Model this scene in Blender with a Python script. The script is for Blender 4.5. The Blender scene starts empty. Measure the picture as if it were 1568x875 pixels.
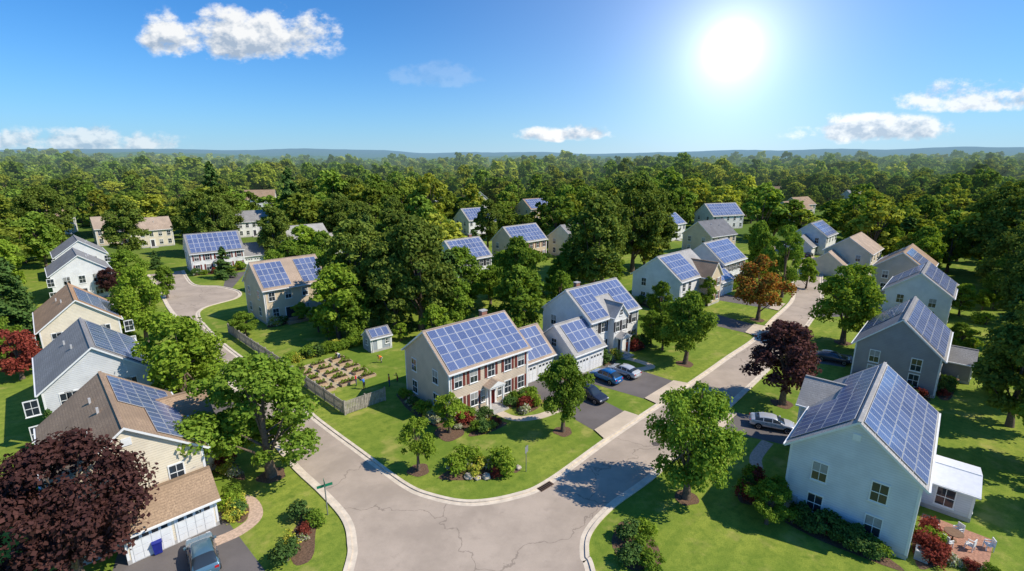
import bpy, bmesh, math, random, mathutils
import numpy as np
from mathutils import Vector, Matrix
R=math.radians
sc=bpy.context.scene
COL=sc.collection
random.seed(7)
# ------------------------------------------------------------------ materials
MATS={}
def base_mat(name):
    m=bpy.data.materials.new(name); m.use_nodes=True
    return m,m.node_tree,m.node_tree.nodes['Principled BSDF']
def N(nt,t,**k):
    n=nt.nodes.new(t)
    for a,b in k.items(): setattr(n,a,b)
    return n
def mth(nt,op,a,b=None,c=None,clamp=False):
    n=nt.nodes.new('ShaderNodeMath'); n.operation=op; n.use_clamp=clamp
    for i,v in enumerate((a,b,c)):
        if v is None: continue
        if isinstance(v,(int,float)): n.inputs[i].default_value=v
        else: nt.links.new(v,n.inputs[i])
    return n.outputs[0]
def mixc(nt,f,a,b,blend='MIX'):
    n=nt.nodes.new('ShaderNodeMix'); n.data_type='RGBA'; n.blend_type=blend
    for s,v in ((n.inputs[0],f),(n.inputs[6],a),(n.inputs[7],b)):
        if isinstance(v,(int,float)): s.default_value=v
        elif isinstance(v,(tuple,list)): s.default_value=(*v[:3],1)
        else: nt.links.new(v,s)
    return n.outputs[2]
def noise(nt,vec,scale,detail=4,rough=.55):
    n=nt.nodes.new('ShaderNodeTexNoise'); n.inputs['Scale'].default_value=scale
    n.inputs['Detail'].default_value=detail; n.inputs['Roughness'].default_value=rough
    if vec is not None: nt.links.new(vec,n.inputs['Vector'])
    return n.outputs['Fac']
def sstep(nt,v,a,b):
    n=nt.nodes.new('ShaderNodeMapRange'); n.interpolation_type='SMOOTHSTEP'
    nt.links.new(v,n.inputs[0]); n.inputs[1].default_value=a; n.inputs[2].default_value=b
    return n.outputs[0]
def scl(c,k): return tuple(min(1,x*k) for x in c)
def mat(name,col,rough=.7,var=.12,scale=3,bump=0,metal=0,spec=.3,bscale=None):
    if name in MATS: return MATS[name]
    m,nt,p=base_mat(name)
    tc=N(nt,'ShaderNodeTexCoord')
    f=noise(nt,tc.outputs['Object'],scale,4)
    f=sstep(nt,f,.3,.7)
    nt.links.new(mixc(nt,f,scl(col,1-var),scl(col,1+var)),p.inputs['Base Color'])
    p.inputs['Roughness'].default_value=rough; p.inputs['Metallic'].default_value=metal
    p.inputs['Specular IOR Level'].default_value=spec
    if bump:
        b=N(nt,'ShaderNodeBump'); b.inputs['Strength'].default_value=bump
        nt.links.new(noise(nt,tc.outputs['Object'],bscale or scale*6,3),b.inputs['Height'])
        nt.links.new(b.outputs[0],p.inputs['Normal'])
    MATS[name]=m; return m
def siding(name,col):
    if name in MATS: return MATS[name]
    m,nt,p=base_mat(name)
    tc=N(nt,'ShaderNodeTexCoord'); sp=N(nt,'ShaderNodeSeparateXYZ'); nt.links.new(tc.outputs['Object'],sp.inputs[0])
    z=mth(nt,'FRACT',mth(nt,'MULTIPLY',sp.outputs[2],1/.2))
    line=mth(nt,'LESS_THAN',z,.13)
    f=sstep(nt,noise(nt,tc.outputs['Object'],.7,5),.3,.7)
    c=mixc(nt,f,scl(col,.90),scl(col,1.05))
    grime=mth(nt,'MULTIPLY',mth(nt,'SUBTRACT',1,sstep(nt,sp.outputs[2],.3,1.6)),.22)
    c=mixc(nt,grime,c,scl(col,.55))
    c=mixc(nt,mth(nt,'MULTIPLY',line,.28),c,scl(col,.4))
    nt.links.new(c,p.inputs['Base Color'])
    b=N(nt,'ShaderNodeBump'); b.inputs['Strength'].default_value=.5; b.inputs['Distance'].default_value=.03
    nt.links.new(mth(nt,'SUBTRACT',1,z),b.inputs['Height']); nt.links.new(b.outputs[0],p.inputs['Normal'])
    p.inputs['Roughness'].default_value=.6; p.inputs['Specular IOR Level'].default_value=.25
    MATS[name]=m; return m
def shingle(name,col):
    if name in MATS: return MATS[name]
    m,nt,p=base_mat(name)
    tc=N(nt,'ShaderNodeTexCoord'); sp=N(nt,'ShaderNodeSeparateXYZ'); nt.links.new(tc.outputs['Object'],sp.inputs[0])
    f=noise(nt,tc.outputs['Object'],9,3,.8); g=noise(nt,tc.outputs['Object'],.5,4)
    z=mth(nt,'FRACT',mth(nt,'MULTIPLY',sp.outputs[2],1/.14))
    c=mixc(nt,sstep(nt,f,.35,.65),scl(col,.70),scl(col,1.28))
    c=mixc(nt,sstep(nt,g,.35,.65),c,scl(col,.8))
    c=mixc(nt,mth(nt,'MULTIPLY',mth(nt,'LESS_THAN',z,.2),.35),c,scl(col,.35))
    nt.links.new(c,p.inputs['Base Color']); p.inputs['Roughness'].default_value=.9
    b=N(nt,'ShaderNodeBump'); b.inputs['Strength'].default_value=.4; b.inputs['Distance'].default_value=.03
    nt.links.new(f,b.inputs['Height']); nt.links.new(b.outputs[0],p.inputs['Normal'])
    MATS[name]=m; return m
def solar():
    m,nt,p=base_mat('solar_cells')
    uv=N(nt,'ShaderNodeUVMap'); sp=N(nt,'ShaderNodeSeparateXYZ'); nt.links.new(uv.outputs[0],sp.inputs[0])
    def edge(o,n,w):
        x=mth(nt,'FRACT',mth(nt,'MULTIPLY',o,n)) if n!=1 else o
        return mth(nt,'GREATER_THAN',mth(nt,'ABSOLUTE',mth(nt,'SUBTRACT',x,.5)),.5-w)
    cell=mth(nt,'MAXIMUM',edge(sp.outputs[0],6,.05),edge(sp.outputs[1],8,.05))
    fr=mth(nt,'MAXIMUM',edge(sp.outputs[0],1,.035),edge(sp.outputs[1],1,.025))
    g=N(nt,'ShaderNodeNewGeometry')
    c=mixc(nt,g.outputs['Random Per Island'],(.060,.090,.205),(.105,.145,.285))
    c=mixc(nt,mth(nt,'MULTIPLY',cell,.5),c,(.42,.47,.58))
    c=mixc(nt,fr,c,(.62,.64,.68))
    nt.links.new(c,p.inputs['Base Color']); p.inputs['Roughness'].default_value=.2
    p.inputs['Specular IOR Level'].default_value=.8
    MATS['solar']=m; return m
def airlight(m,nt,shader,out,amt,r0,r1,col=(.34,.48,.52)):  # paints aerial haze into the material as emission, growing with distance from origin
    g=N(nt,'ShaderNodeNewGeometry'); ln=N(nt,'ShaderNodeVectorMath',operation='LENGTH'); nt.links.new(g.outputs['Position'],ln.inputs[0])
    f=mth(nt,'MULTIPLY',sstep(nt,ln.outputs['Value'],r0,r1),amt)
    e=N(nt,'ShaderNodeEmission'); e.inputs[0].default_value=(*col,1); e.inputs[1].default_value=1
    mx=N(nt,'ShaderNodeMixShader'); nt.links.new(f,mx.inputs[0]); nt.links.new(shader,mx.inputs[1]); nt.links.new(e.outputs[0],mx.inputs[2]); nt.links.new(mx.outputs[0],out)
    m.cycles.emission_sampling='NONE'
def leafmat(name,c1,c2,trans=.3,huevar=.25,c3=None,haze=False):
    if name in MATS: return MATS[name]
    m=bpy.data.materials.new(name); m.use_nodes=True; nt=m.node_tree; nt.nodes.clear()
    o=N(nt,'ShaderNodeOutputMaterial'); g=N(nt,'ShaderNodeNewGeometry'); oi=N(nt,'ShaderNodeObjectInfo')
    tc=N(nt,'ShaderNodeTexCoord')
    c=mixc(nt,g.outputs['Random Per Island'],c1,c2)
    if c3 is not None:
        f=sstep(nt,mth(nt,'FRACT',mth(nt,'MULTIPLY',oi.outputs['Random'],7.31)),.4,1.0)
        c=mixc(nt,mth(nt,'MULTIPLY',f,.8),c,c3)
    br=mth(nt,'ADD',1-huevar,mth(nt,'MULTIPLY',oi.outputs['Random'],2*huevar))
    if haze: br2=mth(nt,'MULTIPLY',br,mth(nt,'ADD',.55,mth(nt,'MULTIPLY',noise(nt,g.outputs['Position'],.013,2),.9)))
    else: br2=mth(nt,'MULTIPLY',br,mth(nt,'ADD',.68,mth(nt,'MULTIPLY',noise(nt,tc.outputs['Object'],.9,1),.64)))
    vm=N(nt,'ShaderNodeVectorMath',operation='SCALE'); nt.links.new(c,vm.inputs[0]); nt.links.new(br2,vm.inputs['Scale'])
    d=N(nt,'ShaderNodeBsdfDiffuse'); t=N(nt,'ShaderNodeBsdfTranslucent'); mx=N(nt,'ShaderNodeMixShader')
    nt.links.new(vm.outputs[0],d.inputs[0])
    tcx=mixc(nt,1.0,vm.outputs[0],(1.25,1.15,.5),'MULTIPLY')
    nt.links.new(tcx,t.inputs[0]); mx.inputs[0].default_value=trans
    nt.links.new(d.outputs[0],mx.inputs[1]); nt.links.new(t.outputs[0],mx.inputs[2])
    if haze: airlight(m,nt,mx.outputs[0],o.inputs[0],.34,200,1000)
    else: nt.links.new(mx.outputs[0],o.inputs[0])
    MATS[name]=m; return m
WHITE=mat('white_trim',(.82,.82,.80),.5,.04)
def glassmat():
    m,nt,p=base_mat('window_glass'); p.inputs['Base Color'].default_value=(.03,.04,.05,1)
    p.inputs['Roughness'].default_value=.07; p.inputs['Specular IOR Level'].default_value=.8
    MATS['glass']=m; return m
GLASS=glassmat(); SOLAR=solar()
BARK=mat('bark',(.15,.11,.08),.9,.3,6,.5)
CONC=mat('concrete_foundation',(.45,.43,.40),.85,.1,2)
PANELFRAME=mat('panel_frame',(.62,.63,.66),.35,.05,1,metal=.5)
DOORW=mat('garage_door_white',(.80,.80,.78),.5,.04)
# ------------------------------------------------------------------ mesh helpers
def link(o,parent=None):
    COL.objects.link(o)
    if parent: o.parent=parent
    return o
def empty(name,loc=(0,0,0),yaw=0):
    e=bpy.data.objects.new(name,None); e.location=loc; e.rotation_euler=(0,0,yaw); e.empty_display_size=.5
    return link(e)
class MB:
    def __init__(s): s.v=[];s.f=[];s.m=[];s.mats=[];s.uv=[]
    def mi(s,m):
        if m not in s.mats: s.mats.append(m)
        return s.mats.index(m)
    def poly(s,pts,m,uv=None):
        b=len(s.v); s.v+= [tuple(p) for p in pts]; s.f.append(tuple(range(b,b+len(pts)))); s.m.append(s.mi(m))
        s.uv.append(uv or [(0.5,0.5)]*len(pts))
    def hexa(s,c,m,mtop=None,uvtop=None):
        q=[(3,2,1,0),(4,5,6,7),(0,1,5,4),(1,2,6,5),(2,3,7,6),(3,0,4,7)]
        for i,k in enumerate(q):
            s.poly([c[j] for j in k], mtop if (i==1 and mtop) else m, uvtop if i==1 else None)
    def box(s,x0,x1,y0,y1,z0,z1,m,tf=None):
        c=[(x0,y0,z0),(x1,y0,z0),(x1,y1,z0),(x0,y1,z0),(x0,y0,z1),(x1,y0,z1),(x1,y1,z1),(x0,y1,z1)]
        if tf: c=[tf(p) for p in c]
        s.hexa(c,m)
    def obj(s,name,parent=None,smooth=False,loc=None,yaw=0):
        me=bpy.data.meshes.new(name); me.from_pydata(s.v,[],s.f)
        for m in s.mats: me.materials.append(m)
        me.polygons.foreach_set('material_index',s.m)
        ul=me.uv_layers.new(name='UVMap'); flat=[c for u in s.uv for p in u for c in p]; ul.data.foreach_set('uv',flat)
        if smooth: me.polygons.foreach_set('use_smooth',[True]*len(s.f))
        me.update()
        o=bpy.data.objects.new(name,me)
        if loc: o.location=loc
        o.rotation_euler=(0,0,yaw)
        return link(o,parent)
# ------------------------------------------------------------------ houses
class House:
    def __init__(s,name,cx,cy,yaw,wall,roof,trim=None):
        s.e=empty(name,(cx,cy,0),R(yaw)); s.wall=wall; s.roof=roof; s.trim=trim or WHITE; s.parts={}
        s.c=(cx,cy); s.yaw=R(yaw)
    def P(s,n):
        if n not in s.parts: s.parts[n]=MB()
        return s.parts[n]
    def fin(s):
        for n,b in s.parts.items(): b.obj(n,s.e)
    def block(s,cx,cy,rot,L,W,he,rise,**k): return Block(s,cx,cy,rot,L,W,he,rise,**k)
    def w(s,x,y):
        c,n=math.cos(s.yaw),math.sin(s.yaw); return (s.c[0]+x*c-y*n, s.c[1]+x*n+y*c)
class Block:
    def __init__(b,h,cx,cy,rot,L,W,he,rise,ov=.38,ovx=.28,z0=0,wall=None,roof=None,found=True,corner=True):
        b.h=h;b.L=L;b.W=W;b.he=he;b.rise=rise
        cr,sr=math.cos(R(rot)),math.sin(R(rot))
        b.tf=lambda p:(cx+p[0]*cr-p[1]*sr, cy+p[0]*sr+p[1]*cr, p[2])
        wm=wall or h.wall; rm=roof or h.roof
        T=b.tf; l=L/2; w=W/2; H=he+rise
        P=h.P('walls')
        P.poly([T(p) for p in((-l,-w,z0),(l,-w,z0),(l,-w,he),(-l,-w,he))],wm)
        P.poly([T(p) for p in((l,w,z0),(-l,w,z0),(-l,w,he),(l,w,he))],wm)
        P.poly([T(p) for p in((l,-w,z0),(l,w,z0),(l,w,he),(l,0,H),(l,-w,he))],wm)
        P.poly([T(p) for p in((-l,w,z0),(-l,-w,z0),(-l,-w,he),(-l,0,H),(-l,w,he))],wm)
        if found and z0==0: h.P('foundation').box(-l-.03,l+.03,-w-.03,w+.03,0,.35,CONC,T)
        if corner:
            for sx in(-1,1):
                for sy in(-1,1):
                    xa,xb=sorted((sx*(l-.13),sx*(l+.025)));ya,yb=sorted((sy*(w-.13),sy*(w+.025)))
                    h.P('corner_trim').box(xa,xb,ya,yb,z0+.36,he-.05,h.trim,T)
        sl=rise/w; th=.16; e=w+ov; ze=he+th-ov*sl; zr=H+th; X=l+ovx
        b.e=e;b.ze=ze;b.zr=zr
        Rf=h.P('roof')
        Rf.poly([T(p) for p in((-X,-e,ze),(X,-e,ze),(X,0,zr),(-X,0,zr))],rm)
        Rf.poly([T(p) for p in((X,e,ze),(-X,e,ze),(-X,0,zr),(X,0,zr))],rm)
        F=h.P('fascia'); d=.2
        for s_ in(-1,1):
            F.poly([T(p) for p in((-X,s_*e,ze-d),(X,s_*e,ze-d),(X,s_*e,ze),(-X,s_*e,ze))],h.trim)
            F.poly([T(p) for p in((-X,s_*e,ze-d),(X,s_*e,ze-d),(X,0,zr-d),(-X,0,zr-d))],h.trim)
            F.poly([T(p) for p in((s_*X,-e,ze-d),(s_*X,-e,ze),(s_*X,0,zr),(s_*X,0,zr-d))],h.trim)
            F.poly([T(p) for p in((s_*X,e,ze-d),(s_*X,e,ze),(s_*X,0,zr),(s_*X,0,zr-d))],h.trim)
            ya,yb=sorted((s_*(e+.003),s_*(e+.12)))
            h.P('gutters').box(-X,X,ya,yb,ze-.14,ze-.02,h.trim,T)
            xa,xb=sorted((s_*(l-.30),s_*(l-.22))); yy=sorted((-(w+.005),-(w+.08)))
            h.P('downspouts').box(xa,xb,yy[0],yy[1],.05,ze-.1,h.trim,T)
        h.P('roof_ridge_cap').box(-X+.02,X-.02,-.12,.12,zr-.06,zr+.03,rm,T)
    def fr(b,face):
        l,w=b.L/2,b.W/2
        o,t,n={'-y':((0,-w),(1,0),(0,-1)),'+y':((0,w),(-1,0),(0,1)),'-x':((-l,0),(0,-1),(-1,0)),'+x':((l,0),(0,1),(1,0))}[face]
        def f(u,z,d): return b.tf((o[0]+t[0]*u+n[0]*d,o[1]+t[1]*u+n[1]*d,z))
        return f
    def fbox(b,part,face,u0,u1,z0,z1,d0,d1,m):
        f=b.fr(face)
        c=[f(u0,z0,d1),f(u1,z0,d1),f(u1,z0,d0),f(u0,z0,d0),f(u0,z1,d1),f(u1,z1,d1),f(u1,z1,d0),f(u0,z1,d0)]
        b.h.P(part).hexa(c,m)
    def win(b,face,u,z,w=.95,h=1.45,sh=None):
        b.fbox('window_frames',face,u-w/2-.09,u+w/2+.09,z-h/2-.1,z+h/2+.12,0,.05,b.h.trim)
        b.fbox('window_glass',face,u-w/2,u+w/2,z-h/2,z+h/2,.05,.062,GLASS)
        if (int(abs(u*7+z*3))%3)==0: b.fbox('window_blinds',face,u-w/2+.02,u+w/2-.02,z+.02,z+h/2-.02,.0625,.0632,mat('blinds',(.35,.35,.33)))
        b.fbox('window_frames',face,u-w/2,u+w/2,z-.03,z+.03,.064,.085,b.h.trim)
        b.fbox('window_frames',face,u-.018,u+.018,z-h/2,z-.03,.064,.078,b.h.trim)
        b.fbox('window_frames',face,u-.018,u+.018,z+.03,z+h/2,.064,.078,b.h.trim)
        b.fbox('window_frames',face,u-w/2-.13,u+w/2+.13,z-h/2-.16,z-h/2-.1,0,.1,b.h.trim)
        if sh:
            for s_ in(-1,1):
                a=u+s_*(w/2+.09); c=a+s_*.38; a,c=sorted((a,c))
                b.fbox('shutters',face,a+.01,c,z-h/2-.05,z+h/2+.05,0,.05,sh)
    def wins(b,face,us,zs,sh=None,w=.95,h=1.45):
        for z in zs:
            for u in us: b.win(face,u,z,w,h,sh)
    def door(b,face,u,m,portico=True):
        b.fbox('door_frame',face,u-.75,u+.75,.35,2.75,0,.06,b.h.trim)
        b.fbox('front_door',face,u-.45,u+.45,.38,2.45,.06,.09,m)
        b.fbox('front_steps',face,u-1.1,u+1.1,0,.18,.04,1.9,CONC); b.fbox('front_steps',face,u-.9,u+.9,.182,.35,.04,1.3,CONC)
        if portico:
            for s_ in(-1,1): b.fbox('portico',face,u+s_*.95-.09,u+s_*.95+.09,.352,2.78,.9,1.08,b.h.trim)
            b.fbox('portico',face,u-1.15,u+1.15,2.783,2.98,.06,1.2,b.h.trim)
            f=b.fr(face); Pm=b.h.P('portico')
            Pm.poly([f(u-1.25,2.985,1.28),f(u+1.25,2.985,1.28),f(u,3.6,1.28)],b.h.trim)
            Pm.poly([f(u-1.25,2.985,1.28),f(u,3.6,1.28),f(u,3.6,.05),f(u-1.25,2.985,.05)],b.h.roof)
            Pm.poly([f(u+1.25,2.985,1.28),f(u,3.6,1.28),f(u,3.6,.05),f(u+1.25,2.985,.05)],b.h.roof)
    def garage(b,face,us,w=2.5,h=2.15,m=None):
        for u in us:
            b.fbox('garage_frame',face,u-w/2-.14,u+w/2+.14,.05,h+.22,0,.035,b.h.trim)
            for k in range(4):
                z0=.08+k*h/4
                for q in range(4):
                    ua=u-w/2+w*q/4; b.fbox('garage_door',face,ua+.02,ua+w/4-.02,z0+.02,z0+h/4-.025,.042,.062,m or DOORW)
            b.fbox('garage_door_backing',face,u-w/2,u+w/2,.07,h+.08,.035,.0415,mat('door_gap',(.55,.55,.55)))
            for k in range(4):
                uu=u-w/2+w*(k+.5)/4; b.fbox('garage_windows',face,uu-.2,uu+.2,h*.82,h*.95,.063,.068,GLASS)
    def panels(b,side,x0,x1,s0,s1,nx,ny,skip=()):
        T=b.tf; Pm=b.h.P('solar_panels'); Ls=math.hypot(b.e,b.zr-b.ze)
        nz=b.e/Ls; nyv=side*(b.zr-b.ze)/Ls
        gx=.035/ (abs(x1-x0)/nx); gs=.035/((s1-s0)*Ls/ny)
        def q(x,s,o): return T((x,side*b.e*(1-s)+nyv*o,b.ze+s*(b.zr-b.ze)+nz*o))
        for i in range(nx):
            for j in range(ny):
                if (i,j) in skip: continue
                xa=x0+(x1-x0)*(i+gx/2)/nx; xb=x0+(x1-x0)*(i+1-gx/2)/nx
                sa=s0+(s1-s0)*(j+gs/2)/ny; sb=s0+(s1-s0)*(j+1-gs/2)/ny
                o0,o1=.06,.11+random.uniform(-.006,.006)
                c=[q(xa,sa,o0),q(xb,sa,o0),q(xb,sb,o0),q(xa,sb,o0),q(xa,sa,o1),q(xb,sa,o1),q(xb,sb,o1),q(xa,sb,o1)]
                Pm.hexa(c,PANELFRAME,SOLAR,[(0,0),(1,0),(1,1),(0,1)])
    def vents(b,side,pts):
        T=b.tf
        for x,s in pts:
            y=side*b.e*(1-s); z=b.ze+s*(b.zr-b.ze)
            b.h.P('roof_vents').box(x-.08,x+.08,y-.08,y+.08,z-.1,z+.45,mat('vent_pipe',(.5,.5,.5)),T)
    def chimney(b,x,y,m,top=1.0):
        b.h.P('chimney').box(x-.4,x+.4,y-.3,y+.3,b.he,b.zr+top,m,b.tf)
        b.h.P('chimney_cap').box(x-.46,x+.46,y-.36,y+.36,b.zr+top+.002,b.zr+top+.12,CONC,b.tf)

S_tan=siding('tan_siding',(.64,.53,.41)); S_cream=siding('cream_siding',(.78,.69,.53)); S_white=siding('white_siding',(.81,.80,.77))
S_grey=siding('light_grey_siding',(.66,.67,.67)); S_dark=siding('dark_grey_siding',(.33,.32,.32)); S_beige=siding('beige_siding',(.70,.57,.40)); S_taupe=siding('taupe_siding',(.52,.46,.39)); S_yel=siding('pale_yellow_siding',(.78,.71,.50))
S_blue=siding('pale_blue_siding',(.72,.73,.75))
R_grey=shingle('grey_shingles',(.29,.28,.27)); R_brn=shingle('brown_shingles',(.38,.26,.165)); R_tan=shingle('tan_shingles',(.46,.35,.26)); R_lg=shingle('pale_grey_shingles',(.42,.40,.37)); R_or=shingle('orange_brown_shingles',(.50,.30,.16)); R_ch=shingle('charcoal_shingles',(.18,.18,.19))
SH_red=mat('shutter_maroon',(.18,.045,.035)); SH_blk=mat('shutter_black',(.03,.03,.035))
BRICK=mat('chimney_brick',(.33,.16,.11),.9,.2,8)
D_red=mat('door_red',(.25,.03,.02)); D_blk=mat('door_dark',(.05,.05,.06))
HS=[]
# --- central tan colonial
h=House('colonial_house',-5.5,56.6,41,S_tan,R_tan); HS.append((-5.5,56.6))
b=h.block(0,0,0,11.6,9.4,5.9,3.35)
b.panels(-1,-5.7,5.7,.05,.96,10,5)
b.wins('-y',[-4.6,-2.5,2.5,4.6],[1.75,4.6],SH_red); b.win('-y',0,4.6,.95,1.45,SH_red); b.win('-y',-1.25,1.75,.5,1.4); b.win('-y',1.25,1.75,.5,1.4)
b.door('-y',0,D_red)
b.wins('-x',[-2.6,2.0],[1.7,4.5]); b.wins('+y',[-4,-1.3,1.3,4],[1.7,4.5]); b.chimney(3.5,1.2,BRICK,.2)
g=h.block(8.9,.4,0,6.2,7.0,3.1,3.0); g.panels(-1,-2.6,2.7,.06,.95,5,3); g.garage('-y',[-1.45,1.45]); g.win('+x',0,3.6)
h.fin()
# --- second white colonial
h=House('colonial_house',12.2,73.5,41,S_white,R_lg); HS.append((12.2,73.5))
b=h.block(0,0,0,11.4,9.4,6.0,3.6); b.panels(-1,-5.5,-1.7,.05,.95,4,4); b.panels(-1,1.6,5.5,.05,.95,4,4); b.panels(-1,-1.7,1.6,.62,.95,3,1)
b.panels(1,-5,5,.1,.9,8,4)
p=h.block(0,-3.4,90,4.6,3.0,6.0,1.7,ov=.2); p.win('-x',0,6.55,.6,.8)
p.wins('-x',[-.75,.75],[4.5],SH_blk,.75)
p.door('-x',0,D_blk)
b.wins('-y',[-4.6,-2.7,2.7,4.6],[1.75,4.6],SH_blk); b.wins('-x',[2.2],[1.7,4.5]); b.win('-x',-2.4,4.6); b.chimney(-2,1.3,BRICK,.2)
g=h.block(-8.2,-3.1,0,6.0,7.4,3.2,3.1); g.panels(-1,-2.4,2.6,.08,.92,4,3); g.garage('-y',[-1.4,1.45]); g.wins('-x',[0],[3.9],None,.8,1.0)
h.fin()
# --- third
h=House('colonial_house',32.7,98.6,43,S_white,R_lg); HS.append((32.7,98.6))
b=h.block(0,0,0,12.6,10.4,5.9,3.9); b.panels(-1,-6,1.2,.06,.93,7,4); b.wins('-x',[-2.6,2.4],[1.7,4.5]); b.wins('-y',[-4.8,-2.6],[1.7,4.5])
p=h.block(3.6,-4.2,90,6.4,4.8,5.9,2.5,wall=S_beige,roof=R_brn); p.wins('-x',[-1.2,1.2],[1.7,4.5],SH_red)
g=h.block(9.5,-1,0,6,7,3.1,2.8,roof=R_lg); g.panels(-1,-2.4,2.4,.1,.9,4,3); g.garage('-y',[-1.4,1.4]); h.fin()
# --- fourth
h=House('colonial_house',47.2,114.1,43,S_white,R_lg); HS.append((47.2,114.1))
b=h.block(0,0,0,11.4,9.8,5.9,4.0); b.panels(-1,-5.5,5.4,.05,.94,9,4); b.wins('-x',[-2.6,2.4],[1.7,4.5]); b.wins('-y',[-4.4,-2.2,0,2.2,4.4],[1.7,4.5],SH_blk)
g=h.block(-8,-3.6,0,6,7,3.1,2.8,roof=R_lg); g.panels(-1,-2.5,2.5,.1,.9,4,3); g.garage('-y',[-1.4,1.4]); h.fin()
# --- left tan house
h=House('colonial_house',-42.3,90.2,44,S_beige,R_tan); HS.append((-42.3,90.2))
b=h.block(0,0,0,11.4,10.2,6.3,4.0); b.panels(-1,-5.5,-.8,.08,.9,5,4); b.panels(-1,1.4,5.5,.08,.9,4,4)
b.wins('-y',[-4.4,-1.6,1.4,4.2],[4.9]); b.wins('-y',[-4.0,1.4],[1.9]); b.fbox('patio_door','-y',-2.4,-.3,.4,2.6,.0,.05,WHITE); b.fbox('patio_door_glass','-y',-2.25,-.45,.5,2.5,.051,.06,GLASS)
b.wins('-x',[-2.6,2.4],[1.9,4.9]); b.fbox('back_deck','-y',-3,2,.02,.5,.05,2.6,mat('deck_wood',(.35,.25,.16)))
g=h.block(9.4,1.4,0,7,7,3.1,3.2,roof=R_lg); g.wins('-y',[-1.5,1.5],[1.7]); h.fin()
# --- far left white house
h=House('colonial_house',-78.6,129.2,40,S_white,R_grey); HS.append((-78.6,129.2))
b=h.block(0,0,0,12,9.6,5.4,4.2); b.panels(-1,-5.8,5.7,.06,.94,10,4); b.wins('-y',[-4.8,-2.4,2.4,4.8],[1.6,4.2],SH_red); b.win('-y',0,4.2,.95,1.4,SH_red); b.door('-y',0,D_red); b.wins('-x',[-2.4,2.4],[1.6,4.2])
g=h.block(8.6,1,0,6,7,3,2.8); g.garage('-y',[-1.4,1.4]); h.fin()
def generic(x,y,yaw,wall,roof,L=11.5,W=9.4,he=5.8,rise=3.5,pan=None,panback=None,sh=None,wing=None,ch=False,front='-y',name='colonial_house'):
    h=House(name,x,y,yaw,wall,roof); HS.append((x,y))
    b=h.block(0,0,0,L,W,he,rise)
    k=L/2-1.2
    if pan: b.panels(-1,pan[0],pan[1],.06,.93,pan[2],pan[3])
    if panback: b.panels(1,panback[0],panback[1],.06,.93,panback[2],panback[3])
    z=[1.7,he-1.4]
    back='+y' if front=='-y' else '-y'
    b.wins(front,[-k,-k*.5,k*.5,k],z,sh); b.win(front,0,z[1],.95,1.45,sh); b.door(front,0,D_blk,False)
    b.wins(back,[-k,-k*.35,k*.35,k],[z[1]]); b.wins(back,[-k,k*.9],[z[0]])
    b.fbox('patio_door',back,-1.0,1.0,.36,2.5,0,.05,WHITE); b.fbox('patio_door_glass',back,-.88,.88,.45,2.4,.051,.06,GLASS)
    b.wins('-x',[-W*.25,W*.24],z); b.wins('+x',[-W*.25,W*.24],z)
    if not panback: b.vents(1 if pan else -1,[(-2,.7),(1.5,.6)])
    if ch: b.chimney(L*.3,.9,BRICK,.5)
    if wing:
        wx,wy,wl,ww,wp=wing
        g=h.block(wx,wy,0,wl,ww,3.1,2.8); g.garage(front,[-1.4,1.4])
        if wp: g.panels(-1,-wl/2+.5,wl/2-.4,.1,.9,4,3)
    return h,b
def G(*a,**k): h,b=generic(*a,**k); h.fin(); return h
G(-62,147,44,S_taupe,R_lg,wing=(8.6,1,6,7,0)); 
G(-11.9,117.5,44,S_white,R_lg,L=10.2,pan=(-4.8,4.8,8,4),sh=SH_blk,rise=4,ch=True)
G(2.2,143.1,44,S_beige,R_lg,L=13,pan=(-6.2,6.2,10,4),sh=SH_red,rise=4)
G(18,150,44,S_yel,R_grey,L=10)
G(-15,196,40,S_white,R_lg,L=12,W=10,pan=(-5.6,5.6,9,4),rise=4,wing=(8.6,1,6,7,0))
G(11,243,40,S_beige,R_brn,L=15,W=11,pan=(-7,7,11,4),rise=4.2)
G(-47,318,-60,S_white,R_brn,L=15,W=12,rise=5); G(-21,288,-65,S_cream,R_brn,L=15,W=12,rise=5)
G(56,181,44,S_white,R_lg,L=12,pan=(-5.6,5.6,9,4))
G(88,212,20,S_white,R_lg,L=16,W=11,pan=(-7.6,7.6,12,4),rise=4.5)
G(132,236,30,S_grey,R_brn,L=15,W=11); G(62,155,35,S_beige,R_ch,L=13,W=10,rise=4); G(150,262,30,S_beige,R_brn,L=14)
G(205,300,20,S_white,R_grey,L=16,W=12,rise=5); G(175,345,-30,S_cream,R_brn,L=16,W=12,rise=5); G(-150,300,20,S_white,R_brn,L=16,W=12,rise=5)
G(95,155,45,S_white,R_grey,L=12,pan=(-5.5,5.5,8,4),wing=(-8.5,1,6,7,0),front='+y')
G(88.5,127,45,S_cream,R_tan,L=13,W=10,wing=(-8.5,3,6,7,0),front='+y',panback=(-5,1,5,4))
G(86.5,107,46,S_taupe,R_brn,L=15,W=9.4,pan=(-6.5,2,7,4),panback=(0,6,5,4),front='+y')
G(76.2,89.5,47,S_white,R_grey,L=14,W=9.2,he=5.3,pan=(-6,6.5,10,4),panback=(-4,5,6,3),front='+y')
G(-178,193,30,S_white,R_brn); G(-137,172,44,S_beige,R_tan,L=13); G(-122,166,44,S_cream,R_tan,L=12); G(-100,190,40,S_white,R_grey)
# dark grey house right
h,b=generic(52.7,63,47,S_dark,R_grey,L=14,W=8.6,he=5.1,rise=3.9,pan=(-6.6,6.6,12,5),front='+y')
p=h.block(3.5,-5.6,90,3.4,5,2.7,1.2); p.wins('-x',[-1.4,0,1.4],[1.5],None,1.0,1.5)
b.panels(1,-2,6,.1,.9,6,4); h.fin()
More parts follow.
